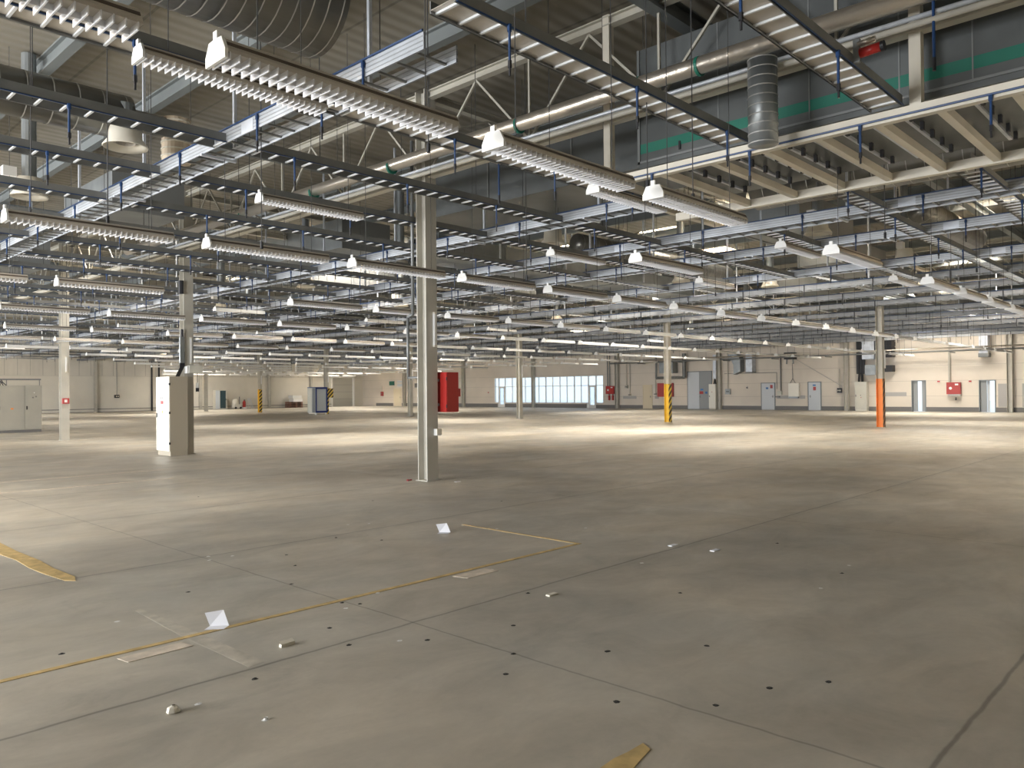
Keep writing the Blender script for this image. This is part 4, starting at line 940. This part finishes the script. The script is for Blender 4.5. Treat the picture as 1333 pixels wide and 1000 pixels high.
# extra hanging drop cables (dark vertical lines)
def cableline(x, y, z0, label, group=None):
    t = thing('hanging_cable', (x, y, 0), label, 'cable', group)
    obj('wire', MB().tube((0, 0, z0), (0, 0, ROOF), .007, 5), M['wire'], t); obj('plug', MB().tube((0, 0, z0-.09), (0, 0, z0), .02, 8), M['black'], t)
for x, y, z0, l in ((3.45, 9.9, 3.75, 'thin black cable hanging left of the round diffuser at upper left'), (5.1, 5.95, 4.1, 'thin black cable hanging beside the huge spiral duct'), (7.9, 4.6, 3.85, 'black cable hanging right of the spiral stub'), (7.2, 4.75, 3.9, 'black cable hanging in front of the silver box'),
                    (9.9, 9.0, 3.6, 'thin cable hanging right of the central column'), (4.9, 8.9, 3.5, 'thin cable hanging near the middle of the nearest tray')):
    cableline(x, y, z0, l)
for k in range(40):
    x = random.uniform(11, 40); y = random.uniform(4, 40)
    if min(abs(x-a) for a in TX) < .6: x += .9
    if top_at(x, y) < ROOF or any(q[0]-.1 < x < q[1]+.1 and q[2]-.1 < y < q[3]+.1 for q in SKY): continue
    cableline(x, y, random.uniform(3.9, 4.4), 'thin black cable hanging ' + zone(x, y), 'hanging cables ' + zone(x, y))

# ------------------------------------------------------------------ floor markings and litter
def flat(name, pts, m, label, cat, z=.002, th=.003):
    n = len(pts); b = MB(); vs = [(x, y, 0) for x, y in pts]+[(x, y, th) for x, y in pts]
    b.add(vs, [tuple(range(n-1, -1, -1)), tuple(range(n, 2*n))]+[(i, (i+1) % n, n+(i+1) % n, n+i) for i in range(n)])
    cx = sum(p[0] for p in pts)/n; cy = sum(p[1] for p in pts)/n
    b.v = [(x-cx, y-cy, z_) for x, y, z_ in b.v]
    return tag(obj(name, b, M[m], None, (cx, cy, 0)), label, cat)
flat('floor_line', [(.2, 5.11), (6.46, 5.13), (6.46, 5.18), (.2, 5.16)], 'line', 'long thin yellow line painted along the floor in the foreground', 'floor line')
flat('floor_line', [(6.42, 5.18), (6.46, 5.18), (6.47, 6.95), (6.44, 6.95)], 'line', 'short thin yellow line turning back from the end of the long one', 'floor line')
jag = [(2.20, 13), (2.20, 10), (2.18, 9.2), (2.21, 8.8), (2.19, 8.3), (2.21, 7.9), (2.25, 7.5), (2.31, 7.42), (2.36, 7.6), (2.34, 8.1), (2.36, 8.6), (2.34, 9.3), (2.35, 10), (2.35, 13)]
flat('floor_line', jag, 'line', 'broad worn yellow line at the left edge of the floor', 'floor line')
flat('floor_line', [(2.990, 2.030), (2.960, 1.970), (2.860, 1.950), (2.740, 1.920), (2.640, 2.030), (2.780, 2.040), (2.870, 2.030)], 'line', 'worn yellow paint patch at the bottom edge of the picture', 'floor line')
flat('floor_patch', [(1.80, 5.04), (2.20, 5.06), (2.22, 4.93), (1.82, 4.92)], 'patch', 'long pale tape patch under the yellow line at left', 'tape')
flat('floor_patch', [(4.58, 5.07), (4.98, 5.08), (5.0, 4.92), (4.62, 4.92)], 'patch', 'pale tape patch under the yellow line near the middle', 'tape')
flat('floor_line', [(0, 15.02), (6.4, 15.0), (6.4, 15.08), (0, 15.10)], 'patch', 'nearer of two pale faded lines across the floor at left', 'floor line')
flat('floor_line', [(0, 16.9), (7, 16.88), (7, 16.96), (0, 16.98)], 'patch', 'farther of two pale faded lines across the floor at left', 'floor line')
flat('floor_patch', [(2.27, 4.3), (2.38, 4.32), (2.37, 5.0), (2.36, 5.6), (2.34, 6.1), (2.29, 6.05), (2.26, 5.2)], 'faint', 'faint pale worn stripe crossing the yellow line at left', 'worn stripe', th=.0006)
def paperfold(x, y, s, rz, label):
    b = MB(); P_ = [(0, 0, .003), (.13*s, .0, .003), (.14*s, .085*s, .003), (.01*s, .085*s, .003), (-.03*s, .10*s, .09*s), (.09*s, .13*s, .10*s)]
    for off, flip in ((0, False), (.0015, True)):
        F_ = [(0, 1, 2, 3), (3, 2, 5, 4)]
        b.add([(v[0], v[1]-off, v[2]+off) for v in P_], F_)
    o = obj('folded_paper', b, M['paper'], None, (x, y, 0)); o.rotation_euler.z = rz; return tag(o, label, 'paper')
paperfold(2.42, 5.20, 1.0, -.75, 'folded white sheet of paper lying on the yellow line')
paperfold(5.84, 6.72, 1.0, -.9, 'crumpled white paper scrap in front of the central column')
o = obj('paper_strip', MB().box(-.05, .05, -.014, .014, 0, .02).add([(-.05, -.014, .02), (.05, -.014, .02), (.06, .03, .028), (-.04, .03, .028)], [(0, 1, 2, 3)]), M['cream'], None, (2.63, 4.49, 0)); o.rotation_euler.z = .08; tag(o, 'narrow pale strip of cardboard on the floor right of the folded paper', 'litter')
def blob(name, x, y, r, m, label, cat, flatten=.6, group=None):
    b = MB(); n = 7
    pr = [(.02, 0), (r, r*.15), (r*.8, r*flatten), (.01, r*flatten*1.3)]
    b.lathe([(a, z) for a, z in pr], n); b.v = [(vx*random.uniform(.75, 1.25), vy*random.uniform(.7, 1.1), vz) for vx, vy, vz in b.v]
    o = obj(name, b, M[m], None, (x, y, 0)); tag(o, label, cat, group); return o
blob('crumpled_paper', 1.69, 3.98, .032, 'cream', 'crumpled pale paper ball on the foreground floor', 'litter', .9)
blob('paper_scrap', 1.96, 3.55, .010, 'white', 'tiny white crumb right of the crumpled paper ball', 'litter', .9)
o = obj('small_box', MB().box(-.05, .05, -.02, .02, 0, .012), M['cream'], None, (4.68, 4.02, 0)); tag(o, 'small flat pale piece right of the second tape patch', 'litter')
for x, y, l in ((9.45, 10.3, 'tiny white scrap on the floor right of the central column foot'), (7.0, 4.35, 'white scrap lying on the floor joint right of centre'), (7.05, 3.9, 'narrow pale scrap beside the one on the joint')):
    tag(obj('paper_scrap', MB().box(-.06, .06, -.02, .03, 0, .008), M['paper'], None, (x, y, 0)), l, 'litter')
tag(obj('rusty_bolt', MB().tube((0, 0, .012), (.09, .01, .012), .012, 8).tube((-.02, 0, .012), (0, 0, .012), .022, 6), M['dred'], None, (8.98, 11.12, 0)), 'small rusty bolt on the floor left of the central column foot', 'bolt')
dz = [(3.45, 5.08), (3.52, 4.95), (3.02, 4.6), (3.3, 3.9), (3.48, 3.3), (2.9, 4.2), (3.9, 2.9), (4.4, 2.5), (3.9, 6.5), (4.1, 7.0), (3.5, 5.9), (2.8, 6.3), (3.9, 3.7), (4.6, 4.2), (5.4, 3.3), (3.3, 2.4), (3.6, 2.0), (2.2, 4.1), (3.2, 3.1), (6.4, 5.15), (5.2, 6.9), (4.0, 1.9), (4.3, 1.7), (6.9, 2.6), (1.6, 5.4), (1.5, 6.9), (7.8, 3.6), (8.2, 8.0), (4.95, 7.4), (2.3, 7.9), (7.0, 9.5), (5.5, 12)]
for i, (x, y) in enumerate(dz):
    blob('debris_crumb', x, y, random.uniform(.004, .008), 'rubber', 'tiny dark crumb of debris on the concrete floor', 'debris', .5, 'dark crumbs on the floor')
for i in range(16):
    blob('paint_chip', random.uniform(1.8, 8), random.uniform(1.8, 9), random.uniform(.003, .006), 'white', 'tiny white chip on the concrete floor', 'debris', .4, 'white chips on the floor')
print('lights', nlights)
